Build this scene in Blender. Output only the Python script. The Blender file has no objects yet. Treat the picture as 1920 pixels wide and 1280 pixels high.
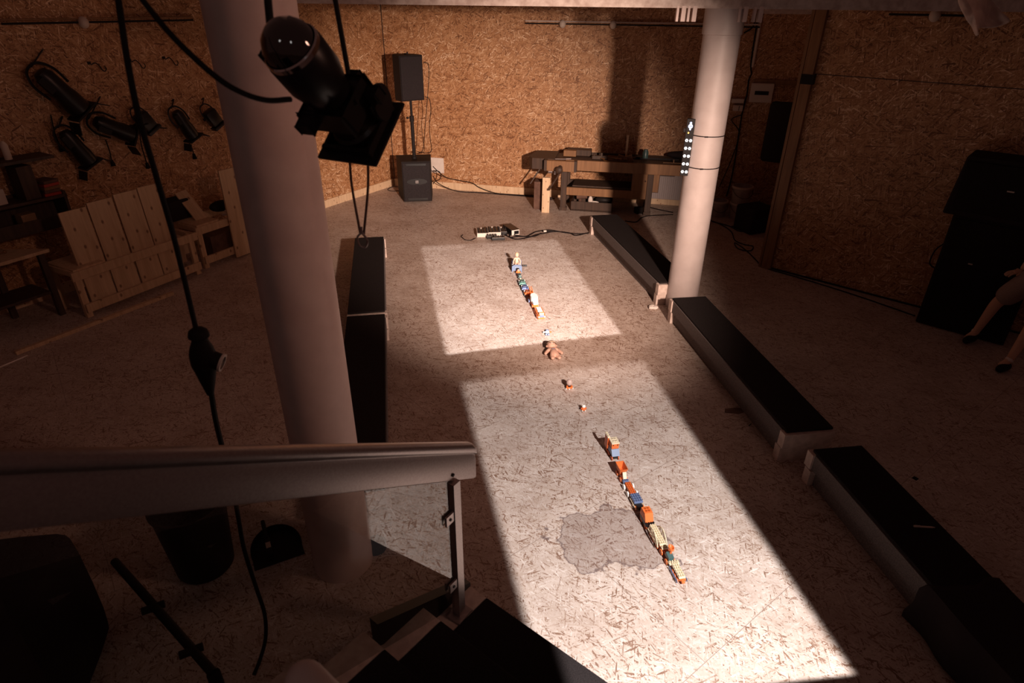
import bpy, bmesh, math, random
from mathutils import Vector, Matrix
random.seed(7)
R = math.radians
scn = bpy.context.scene
COL = scn.collection
# ------------------------------------------------------------------ camera
H, F = 3.2, 1168.7
TH, RO = R(28.625), R(0.58)
fw = Vector((0, math.cos(TH), -math.sin(TH))); r0 = Vector((1, 0, 0)); u0 = r0.cross(fw)
rt = math.cos(RO)*r0 + math.sin(RO)*u0; up = -math.sin(RO)*r0 + math.cos(RO)*u0
cam = bpy.data.cameras.new('camera'); co = bpy.data.objects.new('camera', cam); COL.objects.link(co)
m = Matrix((rt, up, -fw)).transposed().to_4x4(); m.translation = (0, 0, H); co.matrix_world = m
cam.sensor_width = 36; cam.lens = F*36/1920; cam.clip_start = .05
cam.dof.use_dof = True; cam.dof.focus_distance = 6.5; cam.dof.aperture_fstop = 3.2
scn.camera = co
# ------------------------------------------------------------------ world, light, exposure
vs = scn.view_settings; vs.view_transform = 'Standard'; vs.look = 'None'; vs.gamma = 1; vs.exposure = 0.0
vs.use_curve_mapping = False
try:
    scn.cycles.use_denoising = True; scn.cycles.max_bounces = 8
    scn.cycles.sample_clamp_indirect = 4
except Exception: pass
w = bpy.data.worlds.new('world'); scn.world = w; w.use_nodes = True
w.node_tree.nodes['Background'].inputs[0].default_value = (1, .43, .34, 1)
w.node_tree.nodes['Background'].inputs[1].default_value = 0.036

LP = Vector((1.95, 0.15, 3.25))      # the projector on the gallery beside the photographer
PATCH = [   # floor corners of the two projected white fields: far-left, far-right, near-right, near-left; strength far, near
    (((-1.36, 8.77), (0.66, 9.14), (1.20, 6.07), (-0.67, 5.57)), 2.1, 3.1, .06, .02),
    (((-0.48, 5.02), (1.33, 5.49), (1.87, 2.12), (0.22, 1.93)), .80, 1.05, .08, .012)]
def projector():
    L = bpy.data.lights.new('projector_beam', 'SPOT'); o = bpy.data.objects.new('projector_beam', L); COL.objects.link(o)
    o.location = LP; L.shadow_soft_size = .012; L.spot_size = R(112); L.spot_blend = .15
    d = Vector((-.1, 4.6, 0)) - LP; o.rotation_euler = d.to_track_quat('-Z', 'Y').to_euler()
    L.energy = 1900; L.color = (1, .94, .91)
    L.use_nodes = True; nt = L.node_tree; N = nt.nodes; K = nt.links
    for n in list(N): N.remove(n)
    out = N.new('ShaderNodeOutputLight'); em = N.new('ShaderNodeEmission'); K.new(em.outputs[0], out.inputs[0])
    geo = N.new('ShaderNodeNewGeometry')
    sep = N.new('ShaderNodeSeparateXYZ'); K.new(geo.outputs['Incoming'], sep.inputs[0])
    def mth(op, a, b=None, c=None):
        n = N.new('ShaderNodeMath'); n.operation = op
        for i, v in enumerate((a, b, c)):
            if v is None: continue
            if isinstance(v, (int, float)): n.inputs[i].default_value = v
            else: K.new(v, n.inputs[i])
        return n.outputs[0]
    t = mth('DIVIDE', -LP.z, sep.outputs[2])
    X = mth('MULTIPLY_ADD', sep.outputs[0], t, LP.x); Y = mth('MULTIPLY_ADD', sep.outputs[1], t, LP.y)
    def edge(p, q, wd):     # soft half plane, inside to the right of p->q
        dx, dy = q[0]-p[0], q[1]-p[1]; l = math.hypot(dx, dy); nx, ny = dy/l, -dx/l
        s = mth('ADD', mth('ADD', mth('MULTIPLY', X, nx), mth('MULTIPLY', Y, ny)), -(nx*p[0]+ny*p[1]))
        mr = N.new('ShaderNodeMapRange'); mr.interpolation_type = 'SMOOTHSTEP'
        K.new(s, mr.inputs[0]); mr.inputs[1].default_value = -wd; mr.inputs[2].default_value = wd
        return mr.outputs[0]
    tot = None
    for q, s_far, s_near, w_far, w_near in PATCH:
        v = None
        for i in range(4):
            e = edge(q[i], q[(i+1) % 4], (w_far, (w_far+w_near)/2, w_near, (w_far+w_near)/2)[i])
            v = e if v is None else mth('MULTIPLY', v, e)
        mr = N.new('ShaderNodeMapRange'); K.new(Y, mr.inputs[0])
        mr.inputs[1].default_value = (q[2][1]+q[3][1])/2; mr.inputs[2].default_value = (q[0][1]+q[1][1])/2
        mr.inputs[3].default_value = 1; mr.inputs[4].default_value = 0
        v = mth('MULTIPLY', v, mth('MULTIPLY_ADD', mth('POWER', mr.outputs[0], 2.5), s_near-s_far, s_far))
        tot = v if tot is None else mth('ADD', tot, v)
    K.new(tot, em.inputs[1])
projector()
def spot(name, loc, target, e, size, blend, rad, color):
    L = bpy.data.lights.new(name, 'SPOT'); o = bpy.data.objects.new(name, L); COL.objects.link(o)
    o.location = loc; L.shadow_soft_size = rad; L.spot_size = R(size); L.spot_blend = blend; L.energy = e; L.color = color
    o.rotation_euler = (Vector(target)-Vector(loc)).to_track_quat('-Z', 'Y').to_euler(); return o
spot('projector_spill', (2.2, .13, 3.28), (-.7, 10.8, .1), 6000, 41, 1, .11, (1, .71, .56))
spot('ambience_fill', (3.0, 1.6, 4.2), (-3.2, 6.8, .6), 150, 84, 1, .25, (1, .50, .36))  # added fill lamp standing in for the room's ambient light
def glint_light(name, loc, target, sx, sy, e, color):  # small area lights added behind the camera for glints on the stage light
    L = bpy.data.lights.new(name, 'AREA'); L.shape = 'RECTANGLE'; L.size = sx; L.size_y = sy; L.energy = e; L.color = color
    o = bpy.data.objects.new(name, L); COL.objects.link(o); o.location = loc
    o.rotation_euler = (Vector(target)-Vector(loc)).to_track_quat('-Z', 'Y').to_euler()
glint_light('rear_glint_light', (-1.9, -1.5, 4.5), (-.4, 2, 2.5), .34, .42, 1.6, (1, .93, .9))
glint_light('rear_glint_light', (1.0, -1.7, 4.4), (-.4, 2, 2.5), .3, .5, 1.6, (1, .93, .9))
# ------------------------------------------------------------------ placing helpers
def ray(px, py): return fw + (px-960)/F*rt - (py-640)/F*up
def fl(px, py, z=0.0):
    d = ray(px, py); t = (z-H)/d.z; return Vector((d.x*t, d.y*t, z))
def at(px, py, dep): return Vector((0, 0, H)) + ray(px, py)*dep
def onwall(px, py, p, u, off=0.0):     # point on the vertical plane through p along u, off metres in front
    n = Vector((u[1], -u[0], 0)).normalized()
    if n.dot(Vector((0, 0, 0))-Vector(p)) < 0: n = -n
    p = Vector(p)+n*off; d = ray(px, py); t = (p-Vector((0, 0, H))).dot(n)/d.dot(n)
    return Vector((0, 0, H))+d*t
def atz(px, py, q):                    # height above ground point q seen at row py
    d = ray(px, py); return H + d.z*math.hypot(q[0], q[1])/math.hypot(d.x, d.y)
# ------------------------------------------------------------------ materials
def mat(name, color, rough=.6, metal=0, **kw):
    M = bpy.data.materials.new(name); M.use_nodes = True; b = M.node_tree.nodes['Principled BSDF']
    b.inputs['Base Color'].default_value = (*color, 1); b.inputs['Roughness'].default_value = rough
    b.inputs['Metallic'].default_value = metal
    for k, v in kw.items(): b.inputs[k].default_value = v
    return M
def ramp(nt, src, stops):
    r = nt.nodes.new('ShaderNodeValToRGB'); nt.links.new(src, r.inputs[0]); e = r.color_ramp.elements
    while len(e) < len(stops): e.new(.5)
    for el, (p, c) in zip(e, stops): el.position = p; el.color = (*c, 1) if len(c) == 3 else c
    return r.outputs[0]
def noisy(M, c1, c2, scale=30, bump=0, sc=(1, 1, 1), lo=.35, hi=.65):
    nt = M.node_tree; b = nt.nodes['Principled BSDF']
    tc = nt.nodes.new('ShaderNodeTexCoord'); mp = nt.nodes.new('ShaderNodeMapping'); nt.links.new(tc.outputs['Object'], mp.inputs[0])
    mp.inputs['Scale'].default_value = sc
    n = nt.nodes.new('ShaderNodeTexNoise'); nt.links.new(mp.outputs[0], n.inputs['Vector']); n.inputs['Scale'].default_value = scale; n.inputs['Detail'].default_value = 6
    nt.links.new(ramp(nt, n.outputs['Fac'], [(lo, c1), (hi, c2)]), b.inputs['Base Color'])
    if bump:
        bp = nt.nodes.new('ShaderNodeBump'); bp.inputs['Strength'].default_value = bump; bp.inputs['Distance'].default_value = .01
        nt.links.new(n.outputs['Fac'], bp.inputs['Height']); nt.links.new(bp.outputs[0], b.inputs['Normal'])
    return M
def osb(name, stops, axis, rough=.6, bump=.35, grime=None, stain=None, size=1.0, layers=5, fibre=0):
    """strand board: several turned layers of long voronoi cells, topmost strand wins"""
    M = bpy.data.materials.new(name); M.use_nodes = True; nt = M.node_tree; N = nt.nodes; K = nt.links
    b = N['Principled BSDF']; b.inputs['Roughness'].default_value = rough
    tc = N.new('ShaderNodeTexCoord')
    best_p = best_c = None
    def mth(op, a, c=None, d=None):
        n = N.new('ShaderNodeMath'); n.operation = op
        for i, v in enumerate((a, c, d)):
            if v is None: continue
            if isinstance(v, (int, float)): n.inputs[i].default_value = v
            else: K.new(v, n.inputs[i])
        return n.outputs[0]
    warp = N.new('ShaderNodeTexNoise'); warp.inputs['Scale'].default_value = 9; K.new(tc.outputs['Object'], warp.inputs['Vector'])
    wv = N.new('ShaderNodeVectorMath'); wv.operation = 'MULTIPLY_ADD'; K.new(warp.outputs['Color'], wv.inputs[0])
    wv.inputs[1].default_value = (.012, .012, .012); K.new(tc.outputs['Object'], wv.inputs[2])
    for i in range(layers):
        ang = [8, 155, 62, 100, 35, 128, 80][i]
        rot = N.new('ShaderNodeVectorRotate'); rot.rotation_type = 'Z_AXIS' if axis == 'Z' else 'Y_AXIS'
        rot.inputs['Angle'].default_value = R(ang); K.new(wv.outputs[0], rot.inputs['Vector'])
        mp = N.new('ShaderNodeMapping'); K.new(rot.outputs[0], mp.inputs[0])
        L, W = (8.0+i*.9)/size, (62+i*8)/size
        mp.inputs['Scale'].default_value = (L, W, 1) if axis == 'Z' else (L, 0, W)
        mp.inputs['Location'].default_value = (i*3.7, i*1.3, i*5.1)
        if axis != 'Z':
            # bring xz into xy for the 2D voronoi
            sp = N.new('ShaderNodeSeparateXYZ'); cb = N.new('ShaderNodeCombineXYZ'); K.new(mp.outputs[0], sp.inputs[0])
            K.new(sp.outputs[0], cb.inputs[0]); K.new(sp.outputs[2], cb.inputs[1]); vec = cb.outputs[0]
        else: vec = mp.outputs[0]
        v = N.new('ShaderNodeTexVoronoi'); v.voronoi_dimensions = '2D'; K.new(vec, v.inputs['Vector']); v.inputs['Scale'].default_value = 1
        sc = N.new('ShaderNodeSeparateColor'); K.new(v.outputs['Color'], sc.inputs[0])
        c, p = sc.outputs[1], sc.outputs[0]
        # dark rim toward cell border
        c = mth('SUBTRACT', c, mth('MULTIPLY', mth('POWER', v.outputs['Distance'], 3.0), .5))
        if best_p is None: best_p, best_c = p, c
        else:
            g = mth('GREATER_THAN', p, best_p)
            mx = N.new('ShaderNodeMix'); K.new(g, mx.inputs[0]); K.new(best_c, mx.inputs[2]); K.new(c, mx.inputs[3]); best_c = mx.outputs[0]
            best_p = mth('MAXIMUM', p, best_p)
    fine = N.new('ShaderNodeTexNoise'); K.new(tc.outputs['Object'], fine.inputs['Vector']); fine.inputs['Scale'].default_value = 160; fine.inputs['Detail'].default_value = 4
    big = N.new('ShaderNodeTexNoise'); K.new(tc.outputs['Object'], big.inputs['Vector']); big.inputs['Scale'].default_value = 1.1; big.inputs['Detail'].default_value = 5
    val = mth('ADD', best_c, mth('MULTIPLY', mth('SUBTRACT', fine.outputs['Fac'], .5), .45))
    val = mth('ADD', val, mth('MULTIPLY', mth('SUBTRACT', big.outputs['Fac'], .5), .5))
    if fibre:      # thin dark fibres lying over the strands
        for i, ang in enumerate((22, 148, 83)):
            rot = N.new('ShaderNodeVectorRotate'); rot.rotation_type = 'Z_AXIS'; rot.inputs['Angle'].default_value = R(ang); K.new(wv.outputs[0], rot.inputs['Vector'])
            mp = N.new('ShaderNodeMapping'); K.new(rot.outputs[0], mp.inputs[0]); mp.inputs['Scale'].default_value = (16, 150, 1); mp.inputs['Location'].default_value = (i*9.1, i*4.4, 0)
            v = N.new('ShaderNodeTexVoronoi'); v.voronoi_dimensions = '2D'; K.new(mp.outputs[0], v.inputs['Vector']); v.inputs['Scale'].default_value = 1
            sc = N.new('ShaderNodeSeparateColor'); K.new(v.outputs['Color'], sc.inputs[0])
            f = mth('MULTIPLY', mth('GREATER_THAN', sc.outputs[0], .88), mth('LESS_THAN', v.outputs['Distance'], .42))
            val = mth('SUBTRACT', val, mth('MULTIPLY', f, mth('MULTIPLY', sc.outputs[1], fibre)))
    col = ramp(nt, val, stops)
    if grime:   # darker, trodden zones
        gn = N.new('ShaderNodeTexNoise'); K.new(tc.outputs['Object'], gn.inputs['Vector']); gn.inputs['Scale'].default_value = 2.3; gn.inputs['Detail'].default_value = 9; gn.inputs['Roughness'].default_value = .65
        f = mth('MULTIPLY', ramp(nt, gn.outputs['Fac'], [(.45, (0, 0, 0)), (.75, (1, 1, 1))]), .55)
        mx = N.new('ShaderNodeMix'); mx.data_type = 'RGBA'; K.new(f, mx.inputs[0]); K.new(col, mx.inputs[6]); mx.inputs[7].default_value = (*grime, 1); col = mx.outputs[2]
    if stain:   # dried puddles: (x, y, radius)
        for (sx, sy, sr, ay) in stain:
            vm = N.new('ShaderNodeVectorMath'); vm.operation = 'SUBTRACT'; K.new(tc.outputs['Object'], vm.inputs[0]); vm.inputs[1].default_value = (sx, sy, 0)
            v2 = N.new('ShaderNodeVectorMath'); v2.operation = 'MULTIPLY'; K.new(vm.outputs[0], v2.inputs[0]); v2.inputs[1].default_value = (1, ay, 0)
            ln = N.new('ShaderNodeVectorMath'); ln.operation = 'LENGTH'; K.new(v2.outputs[0], ln.inputs[0])
            ns = N.new('ShaderNodeTexNoise'); K.new(tc.outputs['Object'], ns.inputs['Vector']); ns.inputs['Scale'].default_value = 5; ns.inputs['Detail'].default_value = 8
            d = mth('SUBTRACT', ln.outputs[1], mth('MULTIPLY', ns.outputs['Fac'], sr*1.6))
            f = ramp(nt, d, [(0, (.42,)*3), (.02, (.45,)*3), (.035, (.95,)*3), (.06, (0,)*3)]) if True else None
            mr = N.new('ShaderNodeMix'); mr.data_type = 'RGBA'; K.new(f, mr.inputs[0]); K.new(col, mr.inputs[6]); mr.inputs[7].default_value = (.13, .085, .08, 1); col = mr.outputs[2]
    K.new(col, b.inputs['Base Color'])
    if bump:
        bp = N.new('ShaderNodeBump'); bp.inputs['Strength'].default_value = bump; bp.inputs['Distance'].default_value = .004
        K.new(best_p, bp.inputs['Height']); K.new(bp.outputs[0], b.inputs['Normal'])
    return M
def seams(M, origin, ang, pw, ph, wdt=.004):   # dark joints between boards on the floor
    nt = M.node_tree; N = nt.nodes; K = nt.links; b = N['Principled BSDF']
    tc = N.new('ShaderNodeTexCoord'); mp = N.new('ShaderNodeMapping'); K.new(tc.outputs['Object'], mp.inputs[0])
    mp.inputs['Rotation'].default_value = (0, 0, R(ang)); mp.inputs['Location'].default_value = (*origin, 0)
    br = N.new('ShaderNodeTexBrick'); K.new(mp.outputs[0], br.inputs['Vector']); br.inputs['Scale'].default_value = 1
    br.inputs['Mortar Size'].default_value = wdt; br.inputs['Brick Width'].default_value = pw; br.inputs['Row Height'].default_value = ph; br.inputs['Mortar Smooth'].default_value = .1
    src = b.inputs['Base Color'].links[0].from_socket
    mx = N.new('ShaderNodeMix'); mx.data_type = 'RGBA'; K.new(br.outputs['Fac'], mx.inputs[0]); K.new(src, mx.inputs[6]); mx.inputs[7].default_value = (.24, .17, .14, 1)
    K.new(mx.outputs[2], b.inputs['Base Color'])
    return M
M_wall = osb('strand_board', [(0.0, (.16, .06, .022)), (.16, (.35, .158, .066)), (.5, (.455, .228, .105)), (.84, (.56, .318, .165)), (1, (.82, .60, .41))], 'Y', .5, .3, size=.86)
M_floor = osb('worn_strand_board', [(0.0, (.20, .11, .075)), (.05, (.34, .23, .175)), (.14, (.47, .37, .31)), (.5, (.525, .425, .37)), (.85, (.57, .475, .425)), (1, (.68, .60, .55))], 'Z', .5, .12, fibre=.19,
              grime=(.27, .18, .14), stain=[(.68, 3.08, .46, 1.5)], size=.62)
seams(M_floor, (.3, .2), -38, 2.5, 1.25, .0018)
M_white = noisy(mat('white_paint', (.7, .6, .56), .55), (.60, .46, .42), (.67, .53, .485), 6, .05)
M_white_toned = noisy(mat('white_paint_darkened', (.45, .38, .36), .5), (.40, .335, .32), (.46, .39, .375), 5, .05)  # same column paint, darkened to offset the strong spill light on the far column
M_beam = noisy(mat('peeling_white_paint', (.6, .5, .46), .7), (.42, .32, .28), (.62, .52, .47), 14, .3)
M_steel = noisy(mat('brushed_steel', (.40, .34, .33), .36, .75), (.36, .30, .29), (.42, .36, .35), 3, 0, (1, 40, 40))
M_black = mat('black_plastic', (.020, .016, .016), .45)
M_blackm = mat('black_metal', (.014, .011, .011), .35, .2)
M_rubber = mat('black_rubber', (.014, .010, .010), .6)
M_grill = noisy(mat('speaker_grill', (.05, .04, .045), .6), (.008, .007, .008), (.042, .033, .036), 260, .1)
M_spk = noisy(mat('painted_black_cabinet', (.03, .022, .022), .6), (.012, .009, .009), (.022, .017, .017), 90, .1)
M_carpet = noisy(mat('black_carpet', (.012, .009, .009), .95), (.014, .011, .011), (.026, .020, .020), 160, .3)
M_felt = noisy(mat('grey_felt', (.16, .135, .13), .95), (.105, .088, .085), (.18, .15, .145), 120, .15)
M_ply = noisy(mat('pale_plywood', (.6, .48, .42), .7), (.50, .39, .34), (.66, .54, .48), 18, .05)
for m__ in (M_carpet, M_rubber, M_black, M_spk, M_grill): m__.node_tree.nodes['Principled BSDF'].inputs['Specular IOR Level'].default_value = .12
M_pine = mat('pine', (.6, .42, .25), .6); M_pined = mat('dark_oiled_wood', (.1, .05, .03), .6)
def wood(M, c1, c2, ck, knots=True, sc=(9, 9, .7), kscale=3.6, kpos=.2):
    nt = M.node_tree; N = nt.nodes; K = nt.links; b = N['Principled BSDF']
    tc = N.new('ShaderNodeTexCoord'); mp = N.new('ShaderNodeMapping'); K.new(tc.outputs['Object'], mp.inputs[0]); mp.inputs['Scale'].default_value = sc
    n = N.new('ShaderNodeTexNoise'); K.new(mp.outputs[0], n.inputs['Vector']); n.inputs['Scale'].default_value = 3; n.inputs['Detail'].default_value = 5; n.inputs['Distortion'].default_value = .6
    col = ramp(nt, n.outputs['Fac'], [(.3, c1), (.7, c2)])
    if knots:
        sx_ = N.new('ShaderNodeSeparateXYZ'); K.new(tc.outputs['Object'], sx_.inputs[0]); ad = N.new('ShaderNodeMath'); ad.operation = 'ADD'; K.new(sx_.outputs[0], ad.inputs[0]); K.new(sx_.outputs[1], ad.inputs[1])
        cb_ = N.new('ShaderNodeCombineXYZ'); K.new(ad.outputs[0], cb_.inputs[0]); K.new(sx_.outputs[2], cb_.inputs[1])
        mp2 = N.new('ShaderNodeMapping'); K.new(cb_.outputs[0], mp2.inputs[0]); mp2.inputs['Scale'].default_value = (1.5, 1, 1)
        v = N.new('ShaderNodeTexVoronoi'); v.voronoi_dimensions = '2D'; K.new(mp2.outputs[0], v.inputs['Vector']); v.inputs['Scale'].default_value = kscale
        k = ramp(nt, v.outputs['Distance'], [(.05, (.8, .8, .8)), (.10, (0, 0, 0))])
        mx = N.new('ShaderNodeMix'); mx.data_type = 'RGBA'; K.new(k, mx.inputs[0]); K.new(col, mx.inputs[6]); mx.inputs[7].default_value = (*ck, 1); col = mx.outputs[2]
    K.new(col, b.inputs['Base Color']); return M
wood(M_pine, (.50, .33, .20), (.66, .47, .30), (.16, .07, .04))
M_pinel = wood(mat('fresh_pine', (.8, .6, .4), .5), (.66, .46, .29), (.80, .60, .40), (.25, .11, .06), kscale=6)
wood(M_pined, (.035, .018, .012), (.075, .04, .025), (.03, .015, .01), False)
M_beech = wood(mat('beech', (.35, .2, .1), .5), (.20, .095, .04), (.30, .15, .065), (.1, .05, .03), False)
M_glass = mat('clear_glass', (1, 1, 1), .0); bb = M_glass.node_tree.nodes['Principled BSDF']; bb.inputs['Transmission Weight'].default_value = 1; bb.inputs['IOR'].default_value = 1.45
M_glass.node_tree.nodes['Principled BSDF'].inputs['Roughness'].default_value = 0
def thin_glass(M):     # a pane that lets light through and mirrors by angle
    nt = M.node_tree; N = nt.nodes; K = nt.links; out = [n for n in N if n.type == 'OUTPUT_MATERIAL'][0]
    tr = N.new('ShaderNodeBsdfTransparent'); gl = N.new('ShaderNodeBsdfGlossy'); gl.inputs['Roughness'].default_value = .01
    fr = N.new('ShaderNodeFresnel'); fr.inputs['IOR'].default_value = 1.55; mx = N.new('ShaderNodeMixShader')
    mm = N.new('ShaderNodeMath'); mm.operation = 'MULTIPLY'; mm.inputs[1].default_value = 1.7; mm.use_clamp = True
    K.new(fr.outputs[0], mm.inputs[0]); g2 = N.new('ShaderNodeNewGeometry'); m3 = N.new('ShaderNodeMath'); m3.operation = 'SUBTRACT'; m3.inputs[0].default_value = 1; K.new(g2.outputs['Backfacing'], m3.inputs[1])
    m4 = N.new('ShaderNodeMath'); m4.operation = 'MULTIPLY'; K.new(mm.outputs[0], m4.inputs[0]); K.new(m3.outputs[0], m4.inputs[1])
    K.new(m4.outputs[0], mx.inputs[0]); tr.inputs[0].default_value = (.9, .92, .91, 1)
    K.new(tr.outputs[0], mx.inputs[1]); K.new(gl.outputs[0], mx.inputs[2]); K.new(mx.outputs[0], out.inputs[0])
thin_glass(M_glass)
M_chrome = mat('chrome', (.8, .8, .82), .12, 1)
M_lens = mat('black_glass_dome', (.004, .004, .005), .06, 0, **{'Coat Weight': 1.0, 'Coat IOR': 1.9, 'Coat Roughness': .03})
M_orange = mat('orange_plastic', (.66, .15, .035), .4)
M_dorange = mat('dark_orange_plastic', (.55, .10, .02), .4)
M_cream = mat('cream_plastic', (.74, .62, .44), .4)
M_white2 = mat('white_plastic', (.85, .80, .74), .35)
M_blue = mat('blue_plastic', (.13, .17, .30), .4)
M_lblue = mat('light_blue_plastic', (.15, .20, .31), .4)
M_teal = mat('dark_green_plastic', (.05, .10, .10), .35)
M_green = mat('green_plastic', (.10, .24, .20), .35)
M_black2 = mat('glossy_black_plastic', (.01, .009, .01), .3)
M_skin = mat('skin', (.62, .38, .27), .6)
M_doll = noisy(mat('pink_rubber', (.60, .38, .30), .55), (.52, .30, .23), (.66, .43, .34), 20)
M_fur = noisy(mat('brown_hair', (.20, .11, .06), .9), (.10, .05, .03), (.32, .2, .12), 60, .3)
M_cloth = noisy(mat('pale_cloth', (.5, .36, .31), .95), (.34, .24, .21), (.50, .37, .32), 12, .2)
M_short = noisy(mat('beige_cloth', (.35, .25, .22), .95), (.26, .19, .17), (.36, .27, .24), 200, .2)
M_dark = mat('dark_cloth', (.028, .021, .022), .95, **{'Specular IOR Level': .1})
M_rad = mat('white_enamel', (.42, .36, .36), .4)
M_bucket = noisy(mat('pale_bucket_plastic', (.4, .33, .3), .5), (.30, .24, .21), (.42, .34, .31), 9)
M_box = mat('white_plastic_housing', (.6, .50, .43), .5)
M_red = mat('red_plastic', (.4, .04, .02), .4)
M_paper = noisy(mat('paper', (.75, .68, .62), .8), (.68, .60, .55), (.78, .7, .65), 9)
M_cardb = noisy(mat('cardboard', (.35, .2, .12), .9), (.28, .16, .09), (.37, .22, .13), 12)
M_browncase = noisy(mat('brown_board', (.13, .07, .05), .8), (.10, .05, .035), (.16, .085, .06), 12)
def emis(name, c, s):
    M = mat(name, c, .3); b = M.node_tree.nodes['Principled BSDF']; b.inputs['Emission Color'].default_value = (*c, 1); b.inputs['Emission Strength'].default_value = s; return M
M_led = emis('lit_white_diode', (.85, .93, 1), 1.5); M_ledb = emis('lit_blue_diode', (.5, .62, 1), 2.0); M_ledo = emis('lit_orange_diode', (1, .4, .08), 4)
# ------------------------------------------------------------------ mesh helpers
class MB:
    def __init__(s): s.b = bmesh.new()
    def box(s, c, d, rot=None, bev=0, taper=None):
        """c centre, d full size, rot Matrix, taper (sx, sy) of the top"""
        r = bmesh.ops.create_cube(s.b, size=1); vs_ = r['verts']
        for v in vs_:
            x, y, z = v.co
            if taper and z > 0: x *= taper[0]; y *= taper[1]
            p = Vector((x*d[0], y*d[1], z*d[2]))
            if rot is not None: p = rot @ p
            v.co = p + Vector(c)
        if bev:
            es = list({e for v in vs_ for e in v.link_edges})
            bmesh.ops.bevel(s.b, geom=es, offset=bev, segments=2, affect='EDGES', profile=.5)
        return s
    def cyl(s, p, q, r, r2=None, n=16, caps=True):
        p, q = Vector(p), Vector(q); d = q-p; L = d.length
        if L < 1e-6: return s
        mt = Matrix.Translation((p+q)/2) @ d.to_track_quat('Z', 'Y').to_matrix().to_4x4()
        bmesh.ops.create_cone(s.b, cap_ends=caps, segments=n, radius1=r, radius2=r if r2 is None else r2, depth=L, matrix=mt); return s
    def lathe(s, prof, p=(0, 0, 0), axis=(0, 0, 1), n=24):
        q = Vector(axis).to_track_quat('Z', 'Y').to_matrix(); p = Vector(p); rings = []
        for r, z in prof:
            if r < 1e-5: rings.append([s.b.verts.new(p + q @ Vector((0, 0, z)))])
            else: rings.append([s.b.verts.new(p + q @ Vector((r*math.cos(2*math.pi*i/n), r*math.sin(2*math.pi*i/n), z))) for i in range(n)])
        for a, b in zip(rings, rings[1:]):
            for i in range(n):
                j = (i+1) % n
                f = [a[i % len(a)], a[j % len(a)], b[j % len(b)], b[i % len(b)]]
                f = list(dict.fromkeys(f))
                if len(f) > 2:
                    try: s.b.faces.new(f)
                    except ValueError: pass
        return s
    def tube(s, pts, r, n=8, sm=6):
        pts = [Vector(p) for p in pts]; P = []
        if sm > 1 and len(pts) > 2:
            e = [2*pts[0]-pts[1]] + pts + [2*pts[-1]-pts[-2]]
            for i in range(1, len(e)-2):
                for k in range(sm):
                    t = k/sm; a, b, c, d = e[i-1:i+3]
                    P.append(.5*((2*b)+(c-a)*t+(2*a-5*b+4*c-d)*t*t+(3*b-a-3*c+d)*t**3))
            P.append(pts[-1])
        else: P = pts
        rings = []; nrm = None
        for i, p in enumerate(P):
            t = (P[min(i+1, len(P)-1)]-P[max(i-1, 0)])
            if t.length < 1e-9: t = Vector((0, 0, 1))
            t.normalize()
            if nrm is None: nrm = t.orthogonal().normalized()
            nrm = (nrm - t*nrm.dot(t))
            nrm = nrm.normalized() if nrm.length > 1e-6 else t.orthogonal().normalized()
            bn = t.cross(nrm); rr = r[i*(len(r)-1)//max(1, len(P)-1)] if isinstance(r, (list, tuple)) else r
            rings.append([s.b.verts.new(p + rr*(math.cos(2*math.pi*k/n)*nrm + math.sin(2*math.pi*k/n)*bn)) for k in range(n)])
        for a, b in zip(rings, rings[1:]):
            for k in range(n): s.b.faces.new((a[k], a[(k+1) % n], b[(k+1) % n], b[k]))
        s.b.faces.new(rings[0][::-1]); s.b.faces.new(rings[-1]); return s
    def prism(s, poly, z0, z1, f=lambda x, y, z: (x, y, z)):
        a = [s.b.verts.new(f(x, y, z0)) for x, y in poly]; b = [s.b.verts.new(f(x, y, z1)) for x, y in poly]; n = len(poly)
        s.b.faces.new(a[::-1]); s.b.faces.new(b)
        for i in range(n): s.b.faces.new((a[i], a[(i+1) % n], b[(i+1) % n], b[i]))
        return s
    def sph(s, c, r, sc=(1, 1, 1), n=16):
        mt = Matrix.Translation(c) @ Matrix.Diagonal((*sc, 1)); bmesh.ops.create_uvsphere(s.b, u_segments=n, v_segments=max(6, n*2//3), radius=r, matrix=mt); return s
    def quad(s, a, b, c, d):
        s.b.faces.new([s.b.verts.new(Vector(p)) for p in (a, b, c, d)]); return s
    def build(s, name, material, parent=None, smooth=False, loc=None, rz=0, label=None):
        bmesh.ops.recalc_face_normals(s.b, faces=s.b.faces)
        me = bpy.data.meshes.new(name); s.b.to_mesh(me); s.b.free(); me.materials.append(material)
        if smooth:
            for p in me.polygons: p.use_smooth = True
            try: me.set_sharp_from_angle(angle=R(38))
            except Exception: pass
        o = bpy.data.objects.new(name, me); COL.objects.link(o)
        if parent is not None: o.parent = parent
        if loc is not None: o.location = loc
        o.rotation_euler.z = rz
        if label: o['label'] = label
        return o
def tag(o, label, cat, group=None, kind=None):
    o['label'] = label; o['category'] = cat
    if group: o['group'] = group
    if kind: o['kind'] = kind
    return o
def thing(name, label, cat, loc=(0, 0, 0), rz=0, group=None):
    o = bpy.data.objects.new(name, None); COL.objects.link(o); o.location = loc; o.rotation_euler.z = rz; o.empty_display_size = .1
    return tag(o, label, cat, group)
def dup(src, loc, rz, label, group=None, parent=None):
    r = src.copy(); COL.objects.link(r); r.parent = parent; r.location = loc; r.rotation_euler.z = rz
    if label: r['label'] = label
    if group: r['group'] = group
    def rec(s, d):
        for ch in s.children:
            c = ch.copy(); COL.objects.link(c); c.parent = d; rec(ch, c)
    rec(src, r); return r
def struct(o): o['kind'] = 'structure'; return o
def hd(p, q): return math.atan2(q[1]-p[1], q[0]-p[0])
def rotm(a, ax='Z'): return Matrix.Rotation(a, 3, ax)
V = Vector
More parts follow.
